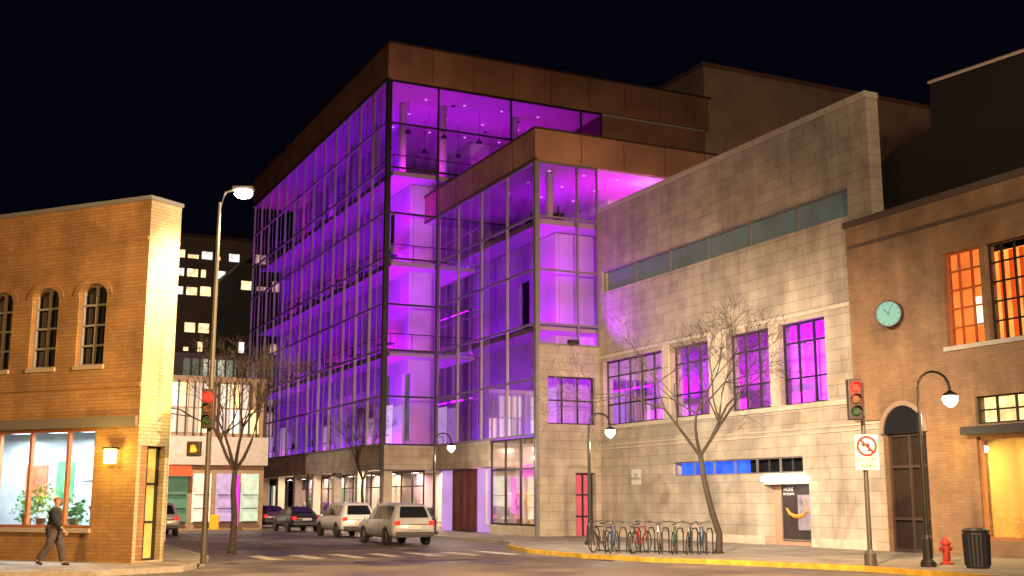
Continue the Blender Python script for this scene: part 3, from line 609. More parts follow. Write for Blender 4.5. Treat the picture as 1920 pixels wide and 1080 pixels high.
def leaf_clump(P, u, z, off, r, nleaf, m, name, parent, squash=1.0):
    mb = MB()
    for i in range(nleaf):
        v = Vector((random.gauss(0, 1), random.gauss(0, 1), random.gauss(0, 1))).normalized() * r * random.random() ** .5
        v.z *= squash
        c = Vector(P(u, z, off)) + v; d = Vector((random.uniform(-1, 1), random.uniform(-1, 1), random.uniform(-.3, 1))).normalized()
        s_ = d.cross(Vector((random.uniform(-1, 1), random.uniform(-1, 1), .3))).normalized(); L = random.uniform(.10, .22)
        mb.quad(c, c + d * L * .5 + s_ * L * .22, c + d * L, c + d * L * .5 - s_ * L * .22)
    return mb.build(name, m, parent, recalc=False)
M_LEAF = plain('leaf_green', (.10, .33, .06), .5, noise=.6, nscale=5); M_LEAFY = plain('leaf_yellow', (.42, .50, .05), .5, noise=.4, nscale=5)
for k, (u, z, r, mt, lab) in enumerate([(4.75, 1.55, .42, M_LEAF, 'bushy green potted plant near the left end of the brick building shop window'), (4.2, 1.75, .50, M_LEAFY, 'tall yellow-green potted plant in the brick building shop window'), (2.9, 1.45, .36, M_LEAF, 'small green potted plant in the middle of the brick building shop window'), (1.95, 1.4, .34, M_LEAF, 'low green potted plant at the right end of the brick building shop window'), (3.55, 1.35, .32, M_LEAF, 'round green potted plant between two others in the brick building shop window')]):
    p = PLF(u, 1.002, -.8); t = thing('potted_plant', lab, 'plant', p, 0, 'potted plants in the shop window')
    leaf_clump(PLF, u, z, -.8, r, 170, mt, 'foliage', t, 1.2)
    MB().lathe([(.10, 1.002), (.15, 1.26), (.16, 1.28)], (p[0], p[1], 0), 12).build('pot', plain('terracotta', (.35, .13, .07), .8), t)
# yellow wall lantern by the corner
p = PLF(.75, 3.0, .22); t = thing('wall_lantern', 'yellow-glowing wall lantern on the brick pier beside the corner door', 'lamp', PLF(.75, 3.0, .02))
mb = MB(); pbox(mb, PLF, .62, .88, 2.8, 3.2, .12, .34); mb.build('lantern_glass', glow('lantern_yellow', (1, .72, .12), 9), t)
mb = MB(); pbox(mb, PLF, .58, .92, 3.2, 3.26, .08, .38); pbox(mb, PLF, .70, .80, 3.0, 3.06, .0, .12); mb.build('bracket', M_BLACK, t)
lamp('POINT', PLF(.75, 3.0, .6), 130, (1, .62, .12), radius=.12)
lamp('SPOT', (10, 27, 7.5), 4600, (1.0, .70, .14), (5.2, 34.2, 6), spot=34, radius=.2)  # added spot without a fixture, yellows the corner wall

# ================================================================ RIGHT BRICK BUILDING
RX = 28.40; PR = fr((RX, 0), (0, 1))
rb = thing('brick_shop_building', 'tan brick building at the right with an orange-lit gridded upper window and a yellow shopfront', 'building', (RX, 30.2, 0))
upw = [(25.68, 27.2, 6.6, 9.62), (22.6, 25.48, 6.6, 9.62)]
holed(MB(), PR, 18, 30.28, 0, 11.4, .45, upw + [(28.35, 30.28 - .02, 0, 4.0), (20.5, 26.25, 4.1, 4.95), (20.5, 26.3, .62, 3.72)]).build('wall', M_BRICK_R, rb)
MB().box(RX + .01, 30.285, 4.5, RX + .4, 31.6, 11.4).build('wall', M_BRICK_R, rb)
mb = MB(); mb.box(RX - .08, 17.9, 11.4, RX + .55, 31.65, 11.62); mb.box(RX - .04, 18, 10.6, RX - .0, 31.5, 10.72); mb.build('coping', plain('dark_coping', (.09, .065, .05), .7), rb)
MB().box(RX + .03, 31.62, 4.52, WX, 31.64, 4.56).build('flashing', M_DARKM, rb)
# arched entrance
mb = MB(); c, r = 29.3, .93
for i in range(12):
    t0, t1 = PI * i / 12, PI * (i + 1) / 12
    ua, ub = c + r * math.cos(t0), c + r * math.cos(t1); za, zb = 4.0 + .9 * math.sin(t0), 4.0 + .9 * math.sin(t1)
    mb.add([PR(ua, 4.0, .02), PR(ub, 4.0, .02), PR(ub, zb, .02), PR(ua, za, .02)], [(0, 1, 2, 3)])
mb.build('fanlight', M_DGLASS, rb)
mb = MB()
for i in range(12):
    t0, t1 = PI * i / 12, PI * (i + 1) / 12
    q = lambda t, k, f: PR(c + (r + k) * math.cos(t), 4.0 + (.9 + k) * math.sin(t), f)
    mb.add([q(t0, .0, .08), q(t1, .0, .08), q(t1, .16, .08), q(t0, .16, .08), q(t0, .16, 0), q(t1, .16, 0), q(t0, 0, 0), q(t1, 0, 0)], [(0, 1, 2, 3), (3, 2, 5, 4), (0, 6, 7, 1)])
mb.build('arch_trim', plain('arch_stone', (.30, .22, .16), .7), rb)
mb = MB(); pbox(mb, PR, 28.37, 30.24, .13, 3.98, -.35, -.30); dr = mb.build('door', plain('dark_bronze_door', (.035, .022, .016), .5, .2, noise=.2), rb)
f = MB(); grid_frame(f, PR, 28.37, 30.24, .14, 3.98, 2, 3, .09, -.28, -.18, zs=[.14, 1.2, 2.9, 3.98]); f.build('door_frame', plain('frame_brown', (.06, .04, .03), .5), dr)
# upper windows, orange inside
M_OR = glow('orange_interior', (1.0, .22, .035), 1.0, .35, .8); M_OR2 = glow('orange_bright', (1.0, .33, .06), 1.25, .35, 1.2)
for k, (a, b_, z0, z1) in enumerate(upw):
    f = MB(); grid_frame(f, PR, a, b_, z0, z1, 3 if k == 0 else 6, 5, .05, -.26, -.18); wn = f.build('window', M_DARKM if k else plain('orange_frame', (.40, .10, .03), .6), rb)
    mb = MB(); pbox(mb, PR, a, b_ + (0 if k == 0 else .9), z0, z1, -.43 if k == 0 else -1.3, -.40 if k == 0 else -1.25); mb.build('pane', M_OR if k == 0 else M_OR2, wn)
    mb = MB(); pbox(mb, PR, a - .1, b_ + .1, z0 - .14, z0, 0, .08); mb.build('sill', M_TRIM, wn)
mb = MB()
for i in range(8): pbox(mb, PR, 22.8 + i * .40, 22.94 + i * .40, 6.7, 9.5, -1.0, -.9)
mb.build('curtain', glow('orange_drape', (.9, .10, .01), .7), rb)
mb = MB(); pbox(mb, PR, 26.05, 26.3, 7.2, 8.1, -.39, -.36); mb.build('lit_figure', glow('cream_lamp', (1, .82, .5), 2.2), rb)
# small upper strip window and shopfront
f = MB(); grid_frame(f, PR, 20.5, 26.25, 4.1, 4.95, 8, 2, .05, -.2, -.12); wn = f.build('window', M_DARKM, rb)
mb = MB(); pbox(mb, PR, 20.5, 26.25, 4.12, 4.93, -.44, -.40); mb.build('pane', glow('cream_window', (1, .72, .30), 1.3, .6, 2), wn)
mb = MB(); pbox(mb, PR, 20.4, 26.6, 3.78, 4.02, 0, .35); mb.build('canopy', plain('canopy_dark', (.04, .04, .045), .5), rb)
f = MB(); grid_frame(f, PR, 20.5, 26.3, .62, 3.72, 3, 1, .09, -.22, -.10); wn = f.build('shop_window', M_WOODL, rb)
pane(PR, 20.55, 26.25, .66, 3.68, -.16).build('pane', M_SHOPG, wn)
mb = MB(); pbox(mb, PR, 20, 26.9, .1, 3.9, -2.3, -2.2); mb.build('back_wall', plain('cream_wall', (.80, .55, .20), .7, noise=.12, nscale=1), rb)
mb = MB(); pbox(mb, PR, 26.8, 26.9, .1, 3.9, -2.2, -.46); pbox(mb, PR, 20, 26.8, .5, .6, -2.2, -.46); mb.build('side_wall', MATS['cream_wall'], rb)
mb = MB()
for u in (25.4, 24.6, 23.4): pbox(mb, PR, u - .1, u + .1, 3.2, 3.35, -1.6, -1.4)
mb.build('ceiling_light', glow('warm_spot', (1, .85, .6), 20), rb)
for u in (25.4, 23.4): p = PR(u, 3.6, -1.0); lamp('AREA', p, 330, (1, .68, .20), (p[0] + .8, p[1], .5), 1.6, .6)
mb = MB()
for i in range(14): 
    u = random.uniform(22.5, 25.6); z = random.uniform(1.2, 3.0); pbox(mb, PR, u, u + random.uniform(.1, .3), z, z + random.uniform(.05, .25), -2.19, -2.16)
mb.build('wall_frame', plain('sepia', (.45, .28, .12), .7), rb)
lamp('POINT', PR(27.1, 3.4, .9), 60, (1, .62, .12), radius=.1)
# upper block behind, its unlit darkness put into a near-black colour
db = MB(); prof = [(18, 11), (31.0, 11.3), (31.9, 13.2), (30.2, 14.2), (28.4, 14.4), (28.35, 15.95), (18.5, 15.3)]
db.add([(29.6, y, z) for y, z in prof] + [(40, y, z) for y, z in prof], [tuple(range(7)), tuple(range(13, 6, -1))] + [(i, (i + 1) % 7, 7 + (i + 1) % 7, 7 + i) for i in range(7)])
dk = thing('rear_building', 'unlit dark building rising behind the tan brick shop building at the right', 'building', (34, 26, 0))
db.build('dark_wall', plain('unlit_black', (.012, .010, .009), .7, noise=.3), dk)
mb = MB(); mb.tube([(29.5, 28.3, 16.0), (29.5, 18.4, 15.35)], .06, 6); mb.build('cornice', plain('pale_cornice', (.5, .42, .34), .6), dk)

# ================================================================ DISTANT STREET END
lamp('SPOT', (6, 120, 12), 60000, (1, .75, .5), (40, 225, 30), spot=60, radius=.5)  # added spot standing in for city light on the far towers
def lit_panes(parent, x0, x1, z0, z1, y, nx, nz, pal, rnd, gap=.12, skip=.12):
    for i in range(nx):
        for j in range(nz):
            if rnd.random() < skip: continue
            a, b2 = x0 + (x1 - x0) * i / nx + gap / 2, x0 + (x1 - x0) * (i + 1) / nx - gap / 2
            c, d = z0 + (z1 - z0) * j / nz + gap / 2, z0 + (z1 - z0) * (j + 1) / nz - gap / 2
            k = rnd.randrange(len(pal)); col, st = pal[k]
            MB().box(a, y - .05, c, b2, y, d).build('window', glow('pane_%d_%d' % (int(col[0] * 99) * 100 + int(col[2] * 99), int(st * 100)), col, st, 0, 1, False), parent)
def tower(cx, cy, wx, wy, h, name, label, seedv, lit=.3, rows=None, col=(.06, .05, .045), fh=3.6, wlit=(1, .74, .38), z0=0, str_=1.4):
    rnd = random.Random(seedv); t = thing(name, label, 'building', (cx, cy, 0))
    MB().box(cx, cy, z0, cx + wx, cy + wy, h).build('wall', plain('tower_' + name + str(seedv), col, .8, noise=.15, nscale=.2), t)
    MB().box(cx - .2, cy - .2, h, cx + wx + .2, cy + wy + .2, h + .6).build('roof_edge', MATS['bronze_trim'], t)
    n_ = int(wx / 2.6); nz = int((h - z0) / fh); cnt = 0
    for j in reversed(range(nz)):
        for i in range(n_):
            if rnd.random() > (rows.get(j, lit) if rows else lit) or cnt > 95: continue
            x = cx + wx * (i + .12) / n_; x1 = cx + wx * (i + .88) / n_; z = z0 + j * fh + 1.0; x1 = x + (x1 - x) * rnd.choice((1, 1, .45))
            MB().box(x, cy - .06, z, x1, cy - .01, z + rnd.choice((1.5, 1.8, .7))).build('window', glow('far_lit_%d' % rnd.randint(0, 2), (1, .72, .36), 1.6, .6, .8, False) if rnd.random() < .7 else glow('far_white', (.95, .95, .9), 1.2, .5, .8, False), t); cnt += 1
    return t
tower(25, 225, 34, 20, 52.0, 'office_tower', 'dark office tower with a few lit windows at the far end of the street', 5, .5, rows={13: .9, 12: .9, 11: .75, 10: .15, 9: .6, 8: .7, 7: .2, 6: .8, 5: .4, 4: .5, 3: .3, 2: .2, 1: .1, 0: 0}, col=(.16, .11, .08))
tower(42, 195, 16, 18, 41.0, 'office_tower', 'narrower dark office block with bright windows in front of the taller far tower', 8, .4, z0=0, col=(.035, .03, .03))
# lit glass lobby building at the far end
lob = thing('glass_lobby', 'pale lit glass-fronted building at the far end of the street, left of the purple wing', 'building', (19, 128, 0))
MB().box(19, 128.4, 0, 34, 145, 17.5).build('wall', plain('lobby_stone', (.35, .34, .30), .8, noise=.15), lob)
rl = random.Random(3)
lit_panes(lob, 19.3, 33.7, 12.0, 17.0, 128.36, 12, 2, [((.78, .86, .62), .35), ((.7, .8, .55), .15), ((1, .9, .7), .8)], rl)
lit_panes(lob, 19.3, 33.7, 6.2, 11.4, 128.36, 12, 2, [((1, .86, .62), .9), ((.9, .9, .65), .5), ((1, .8, .5), 1.4), ((.6, .65, .45), .2)], rl)
lit_panes(lob, 19.3, 33.7, .6, 3.4, 128.36, 10, 1, [((.7, .8, .6), .5), ((1, .85, .6), .9)], rl)
mb = MB()
for i in range(17): mb.box(19 + i * .92, 127.9, 0, 19.16 + i * .92, 128.3, 17.3)
for z in (3.5, 5.8, 11.5, 14.2, 17.2): mb.box(19, 128.0, z, 34, 128.25, z + .3)
mb.build('mullion_frame', M_ALU, lob)
# shops along the left side beyond the crossing
sh = thing('corner_shop_row', 'low row of lit shops with a red awning beyond the left traffic signal', 'building', (8.8, 70, 0))
MB().box(2, 72.4, 0, 17.6, 88, 9.3).build('wall', plain('row_brick', (.33, .22, .13), .85, noise=.2), sh)
MB().box(2, 71.9, 3.9, 17.7, 72.38, 5.6).build('stone_band', M_TRIM, sh)
for k, (a, b_, c, s_) in enumerate([(8.4, 9.8, (1, .62, .2), 1.6), (10.0, 11.4, (.25, .55, .25), .35), (11.6, 13.0, (.15, .45, .25), .25), (13.3, 14.4, (1, .78, .55), 1.0), (14.7, 16.0, (.75, .55, .9), .5), (16.2, 17.3, (.7, .85, .6), .7)]):
    MB().box(a, 72.3, .5, b_, 72.36, 3.4).build('window', glow('row_win_%d' % k, c, s_, .25, 2.5), sh)
    for q in range(3): MB().box(a + .1, 72.0, .5 + q * .8, b_ - .1, 72.25, .55 + q * .8).build('shelf', M_DARKM, sh)
lit_panes(sh, 8.4, 17.2, 5.8, 8.9, 72.36, 14, 2, [((1, .66, .3), 1.5), ((1, .85, .62), 1.0), ((1, .8, .7), .6), ((.9, .8, .6), .3), ((1, .9, .75), 1.6)], random.Random(6), .10, .1)
mb = MB()
for i in range(20): mb.box(8.3 + i * .48, 72.1, 5.65, 8.37 + i * .48, 72.28, 9.0)
mb.build('mullion_frame', M_DARKM, sh)
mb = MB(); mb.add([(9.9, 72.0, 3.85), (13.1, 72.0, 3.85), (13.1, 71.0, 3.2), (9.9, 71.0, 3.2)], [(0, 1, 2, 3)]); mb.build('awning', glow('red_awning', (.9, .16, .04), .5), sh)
MB().box(15.6, 71.6, .3, 15.95, 71.7, 3.3).build('banner', glow('magenta_banner', (1, .02, .75), 1.1), sh)
# small purple-lit plant room on the roofs to the far left
pb = thing('rooftop_plant_room', 'small purple-lit rooftop box behind the left brick building', 'building', (-7.5, 60, 0))
MB().box(-12.5, 59, 0, -7.0, 66, 16.6).build('wall', plain('plant_wall', (.3, .28, .3), .8), pb)
MB().box(-12.4, 58.9, 14.9, -7.4, 58.96, 16.3).build('lit_panel', glow('purple_panel', (.35, .05, .75), .28, .5, 1), pb)

# ================================================================ STREET LAMPS
def street_lamp(x, y, label, d=(1, 0)):
    t = thing('street_lamp', label, 'lamp', (x, y, .13), math.atan2(d[1], d[0]), 'gooseneck street lamps on the pavement')
    MB().lathe([(.20, 0), (.20, .12), (.13, .2), (.12, .7), (.075, .8), (.06, 3.9), (.05, 3.95)], n=12).build('post', M_BLACK, None).parent = t
    pts = [(0, 0, 3.9)] + [(.42 - .42 * math.cos(a), 0, 4.55 + .45 * math.sin(a)) for a in [PI * k / 8 for k in range(0, 8)]] + [(.84, 0, 4.55), (.84, 0, 4.5)]
    local(t, MB().tube(pts, .035, 8), 'arm', M_BLACK)
    local(t, MB().lathe([(.02, 4.52), (.10, 4.46), (.20, 4.40), (.21, 4.36)], (.84, 0, 0), 14), 'cap', M_BLACK)
    local(t, MB().lathe([(.19, 4.355), (.20, 4.26), (.14, 4.14), (.03, 4.06)], (.84, 0, 0), 14), 'globe', glow('lamp_globe', (1, .86, .62), 22), smooth=True)
    l = lamp('POINT', (x + .84 * d[0], y + .84 * d[1], 3.95), 260, (1, .80, .58), radius=.15)
    return t
dl_ = (math.cos(HD), -math.sin(HD))
street_lamp(22.75, 22.9, 'black gooseneck street lamp in front of the tan brick building at the right', dl_)
street_lamp(22.3, 39.7, 'black gooseneck street lamp before the stone corner of the arts building', dl_)
street_lamp(21.95, 54.9, 'smallest black gooseneck street lamp, below the purple glass corner', dl_)
street_lamp(22.0, 78.0, 'distant black gooseneck street lamp beside the parked cars', dl_)

# ================================================================ SIGNALS
def signal_head(t, x, y, z, lab=None):
    """faces the camera; written in t's frame"""
    local(t, MB().box(x - .17, y - .12, z - .30, x + .17, y + .12, z + .72 - .3 + .35), 'signal_housing', plain('signal_black', (.02, .02, .018), .5), bevel=.02)
    for k, (c, nm) in enumerate(((None, 'red'), ('amber', 'amber'), ('green', 'green'))):
        zz = z + .55 - k * .31
        local(t, MB().lathe([(.13, -.12), (.13, -.15), (.10, -.17)], (x, y, zz), 16, 'Y'), 'lens', glow('red_signal', (1, .004, .002), 14) if k == 0 else plain('lens_' + nm, (.06, .05, .01) if k == 1 else (.01, .05, .02), .3))
        hood = MB()
        for j in range(9):
            a0, a1 = PI * (j - .5) / 8, PI * (j + .5) / 8
            if j == 0: a0 = 0
            if j == 8: a1 = PI
            hood.quad((x + .13 * math.cos(a0), y - .12, zz + .13 * math.sin(a0)), (x + .13 * math.cos(a1), y - .12, zz + .13 * math.sin(a1)), (x + .13 * math.cos(a1), y - .30, zz + .13 * math.sin(a1)), (x + .13 * math.cos(a0), y - .30, zz + .13 * math.sin(a0)))
        local(t, hood, 'visor', MATS['signal_black'])
TS = thing('traffic_signal', 'traffic signal showing red on a tall street-light mast at the left corner', 'traffic signal', (6.35, 32.5, .12), -HD)
local(TS, MB().tube([(0, 0, 0), (0, 0, 10.0)], [.085, .045], 10), 'mast', plain('galvanised', (.10, .095, .09), .5, .6))
local(TS, MB().tube([(0, 0, 9.8), (.15, 0, 10.3), (.5, 0, 10.42)], .04, 8), 'luminaire_arm', MATS['galvanised'])
local(TS, MB().box(.35, -.16, 10.34, .95, .16, 10.46), 'luminaire', MATS['galvanised'], bevel=.03)
local(TS, MB().lathe([(.05, 10.12), (.20, 10.17), (.26, 10.26), (.24, 10.335)], (.66, 0, 0), 14), 'luminaire_lens', glow('flare_white', (1, .93, .80), 60))
signal_head(TS, .02, -.25, 3.9)
local(TS, MB().box(-.50, -.36, 2.85, -.14, -.14, 3.25), 'pedestrian_signal', MATS['signal_black'], bevel=.02)
hand = MB(); hx, hz = -.32, 3.02
hand.box(hx - .07, -.385, hz - .06, hx + .07, -.365, hz + .05)
for k in range(4): hand.box(hx - .068 + k * .036, -.385, hz + .05, hx - .044 + k * .036, -.365, hz + .11 + (.02 if k in (1, 2) else 0))
hand.box(hx + .07, -.385, hz - .04, hx + .10, -.365, hz + .03)
local(TS, hand, 'hand_symbol', glow('hand_orange', (1, .20, .01), 4))
local(TS, MB().box(.14, -.12, .9, .36, .1, 1.3), 'call_box', plain('yellow_box', (.5, .34, .03), .5), bevel=.02)
lamp('SPOT', (6.35 + .9, 32.2, 10.0), 3800, (1, .72, .40), (8, 36, 0), spot=150, radius=.2)
lamp('POINT', (6.35, 31.6, 4.45), 60, (1, .03, .01), radius=.12)
TR = thing('traffic_signal', 'traffic signal showing red on the post beside the round no-turn sign at the right', 'traffic signal', (21.75, 23.9, .13), -HD)
local(TR, MB().lathe([(.16, 0), (.16, .3), (.065, .42), (.06, 4.75), (.05, 4.8)], n=12), 'post', MATS['galvanised'])
signal_head(TR, -.28, -.24, 4.05)
local(TR, MB().box(-.28, -.06, 3.8, .02, .02, 3.86), 'bracket', MATS['signal_black']); local(TR, MB().box(-.28, -.06, 4.72, .02, .02, 4.78), 'bracket', MATS['signal_black'])
lamp('POINT', (21.2, 23.0, 4.7), 70, (1, .03, .01), radius=.12)
# no turn sign
NT = thing('no_turn_sign', 'white regulatory sign with a red no-left-turn roundel under the right traffic signal', 'sign', (21.75, 23.9, 3.0), -HD)
o3 = -.26; sx = .02
local(NT, MB().box(sx - .31, -.13, -.42, sx + .31, -.115, .50), 'sign_plate', plain('sign_white', (.62, .62, .58), .5), bevel=.004, seg=1)
def ring(mb, cx, cz, r0, r1, y, n_=28):
    for i in range(n_):
        a, b_ = 2 * PI * i / n_, 2 * PI * (i + 1) / n_
        mb.quad((cx + r0 * math.cos(a), y, cz + r0 * math.sin(a)), (cx + r0 * math.cos(b_), y, cz + r0 * math.sin(b_)), (cx + r1 * math.cos(b_), y, cz + r1 * math.sin(b_)), (cx + r1 * math.cos(a), y, cz + r1 * math.sin(a)))
    return mb
M_RED = plain('sign_red', (.55, .02, .02), .5)
mb = ring(MB(), sx, .20, .21, .27, -.136); a = Vector((-.7, 0, .7)) * .22; nn = Vector((.7, 0, .7)) * .03; c0 = Vector((sx, -.1365, .20))
mb.quad(c0 + a + nn, c0 - a + nn, c0 - a - nn, c0 + a - nn); local(NT, mb, 'roundel', M_RED, recalc=False)
ar = MB(); ar.box(sx + .03, -.134, .06, sx + .08, -.132, .26); ar.box(sx - .07, -.134, .21, sx + .03, -.132, .26); ar.add([(sx - .07, -.133, .17), (sx - .15, -.133, .235), (sx - .07, -.133, .30)], [(0, 1, 2)])
local(NT, ar, 'turn_arrow', M_BLACK)
for k, s_ in enumerate(('EXCEPT', 'BUSES')):
    o = text_obj('lettering', s_, .15, M_BLACK, (0, 0, 0), (PI / 2, 0, 0), None, .001); o.parent = NT; o.location = (sx, -.1335, -.16 - .15 * k)
# round lit clock on the brick wall
CK = thing('wall_clock', 'round pale green lit clock mounted high on the tan brick wall', 'clock', (RX - .3, 29.35, 7.96))
CK.rotation_euler = (0, 0, -R(62))
local(CK, MB().lathe([(.44, .06), (.46, .0), (.46, -.06), (.44, -.09)], n=28, axis='Y'), 'case', M_BLACK)
local(CK, MB().lathe([(.40, -.085), (.40, -.10)], n=28, axis='Y'), 'dial', glow('clock_dial', (.16, .52, .42), .55))
hb = MB()
for a, L, w_ in ((R(130), .24, .035), (R(65), .34, .025)):
    d = Vector((math.cos(a), 0, math.sin(a))); s2 = Vector((-math.sin(a), 0, math.cos(a))) * w_ / 2; o_ = Vector((0, -.106, 0))
    hb.quad(o_ - s2 - d * .05, o_ + s2 - d * .05, o_ + s2 + d * L, o_ - s2 + d * L)
local(CK, hb, 'clock_hands', M_BLACK, recalc=False)
hb = MB()
for i in range(12):
    a = PI * i / 6; d = Vector((math.cos(a), 0, math.sin(a))); s2 = Vector((-math.sin(a), 0, math.cos(a))) * .012; o_ = Vector((0, -.104, 0))
    hb.quad(o_ - s2 + d * .32, o_ + s2 + d * .32, o_ + s2 + d * .38, o_ - s2 + d * .38)
local(CK, hb, 'hour_marks', M_BLACK, recalc=False)
local(CK, MB().tube([(.0, .06, 0), (.18, .36, 0)], .03, 6), 'bracket', M_BLACK)
# poster in the recess
PO = thing('poster', 'tall dark poster with white lettering and an orange swirl in the lit stone recess', 'poster', (WX + .4, 35.6, .3))
mb = MB(); pbox(mb, PW, 34.75, 36.45, .35, 2.35, -.49, -.46); mb.build('board', plain('poster_dark', (.035, .028, .028), .35, noise=.4, nscale=2), PO)
mb = MB(); pbox(mb, PW, 34.85, 35.55, .7, 2.0, -.458, -.455); mb.build('figure_panel', plain('poster_lilac', (.22, .20, .26), .5, noise=.5, nscale=2.5), PO)
pts = [(36.2, 1.5), (36.0, 1.3), (35.7, 1.2), (35.35, 1.22), (35.0, 1.4), (35.2, 1.9)]
mb = MB().tube([PW(u, z, -.44) for u, z in pts], [.03, .06, .08, .07, .05, .02], 6); mb.build('swirl', plain('poster_orange', (.75, .25, .03), .5), PO)
for k, (s_, z) in enumerate((('HOME', 2.2), ('OF SHOWS', 2.03))):
    text_obj('lettering', s_, .20 if k == 0 else .13, plain('letter_white', (.8, .8, .8), .6), PW(36.05, z, -.452), (PI / 2, 0, -PI / 2), PO, .001)
mb = MB(); grid_frame(mb, PW, 34.7, 36.5, .3, 2.38, 1, 1, .05, -.488, -.43); mb.build('poster_frame', M_ALU, PO)
lamp('AREA', (WX - .6, 35.6, 2.5), 26, (1, .9, .8), (WX + .5, 35.6, 1.0), 2, .1)
# small notice beside the entrance
NS = thing('parking_notice', 'small notice with black print on the pale stone wall above the bicycles', 'sign', PW(46.3, 2.9, .02))
mb = MB(); pbox(mb, PW, 45.9, 46.7, 2.5, 3.2, .01, .03); mb.build('notice_board', MATS['sign_white'], NS)
text_obj('lettering', 'NO\nPARKING', .2, M_BLACK, PW(46.3, 2.85, .032), (PI / 2, 0, -PI / 2), NS, .001)
# litter bin and hydrant
def local_l(t, prof, name, m, n_=16): return local(t, MB().lathe(prof, n=n_), name, m)
BN = thing('litter_bin', 'dark slatted litter bin on the pavement before the yellow shopfront', 'bin', (23.4, 21.9, .13))
local_l(BN, [(.26, 0), (.29, .05), (.31, .85), (.30, .88)], 'body', plain('bin_dark', (.03, .034, .045), .5)); 
sl = MB()
for i in range(20): a = 2 * PI * i / 20; sl.tube([(.30 * math.cos(a), .30 * math.sin(a), .08), (.325 * math.cos(a), .325 * math.sin(a), .84)], .014, 5)
local(BN, sl, 'slats', M_BLACK); local_l(BN, [(.33, .88), (.34, .93), (.22, .99), (.21, .96)], 'lid', M_DARKM)
HY = thing('fire_hydrant', 'small dark red fire hydrant on the pavement left of the dark litter bin', 'hydrant', (24.0, 23.5, .13))
M_HR = plain('hydrant_red', (.35, .03, .015), .45)
local_l(HY, [(.16, 0), (.16, .05), (.10, .08), (.10, .50), (.14, .52), (.14, .56), (.10, .62), (.04, .70), (.03, .74)], 'barrel', M_HR, 14)
local(HY, MB().tube([(-.19, 0, .40), (.19, 0, .40)], .055, 8), 'nozzle', M_HR)

# ================================================================ TREES
M_BARK = plain('bark', (.030, .022, .017), .9, noise=.3, nscale=12, bump=.4)
def bare_tree(x, y, h, label, seedv, fork=1.9, spread=1.0, lean=(0, 0)):
    rnd = random.Random(seedv); t = thing('street_tree', label, 'tree', (x, y, .13), 0, 'bare street trees')
    tr = MB(); br = MB()
    top = Vector((lean[0], lean[1], fork))
    tr.tube([(0, 0, 0), (.01, 0, .12), (.03, -.02, .6), tuple(top * .45 + Vector((.05, .03, 0))), tuple(top * .75 + Vector((-.03, 0, 0))), top], [.17, .12, .105, .10, .09, .085], 12)
    def grow(p, d, L, r, lev):
        if lev > 6: return
        q = p; pts = [p]; dd = d
        for i in range(3):
            dd = (dd + Vector((rnd.uniform(-1, 1), rnd.uniform(-1, 1), rnd.uniform(-.3, .6))) * .16).normalized(); q = q + dd * L / 3; pts.append(q)
        br.tube(pts, [r, r * .88, r * .76, r * .62], 5 if lev < 3 else 3, cap=False)
        for k in range(rnd.choice((2, 3, 3))):
            ax = Vector((rnd.uniform(-1, 1), rnd.uniform(-1, 1), rnd.uniform(-1, 1))).normalized()
            nd = (dd + ax * rnd.uniform(.4, .75) * spread + Vector((0, 0, .12))).normalized()
            st = pts[rnd.choice((2, 3, 3))]
            grow(st, nd, L * rnd.uniform(.62, .82), max(.0055, r * rnd.uniform(.48, .62)), lev + 1)
    for k in range(4):
        a = 2 * PI * k / 4 + rnd.uniform(-.4, .4)
        grow(top, Vector((math.cos(a) * .55 * spread, math.sin(a) * .55 * spread, 1)).normalized(), h * .24, .062, 0)
    local(t, tr, 'trunk', M_BARK, smooth=True); local(t, br, 'crown', M_BARK, recalc=False)
    return t
bare_tree(22.4, 31.5, 8.0, 'leafless street tree with a forked slim trunk behind the bicycles', 4, 3.1, 1.45, (-.25, .5))
bare_tree(8.3, 38.0, 6.4, 'leafless street tree beside the left traffic signal', 9, 2.6, 1.3)
bare_tree(21.9, 66.0, 6.4, 'distant leafless street tree beyond the smallest street lamp', 23, 2.8, .9)
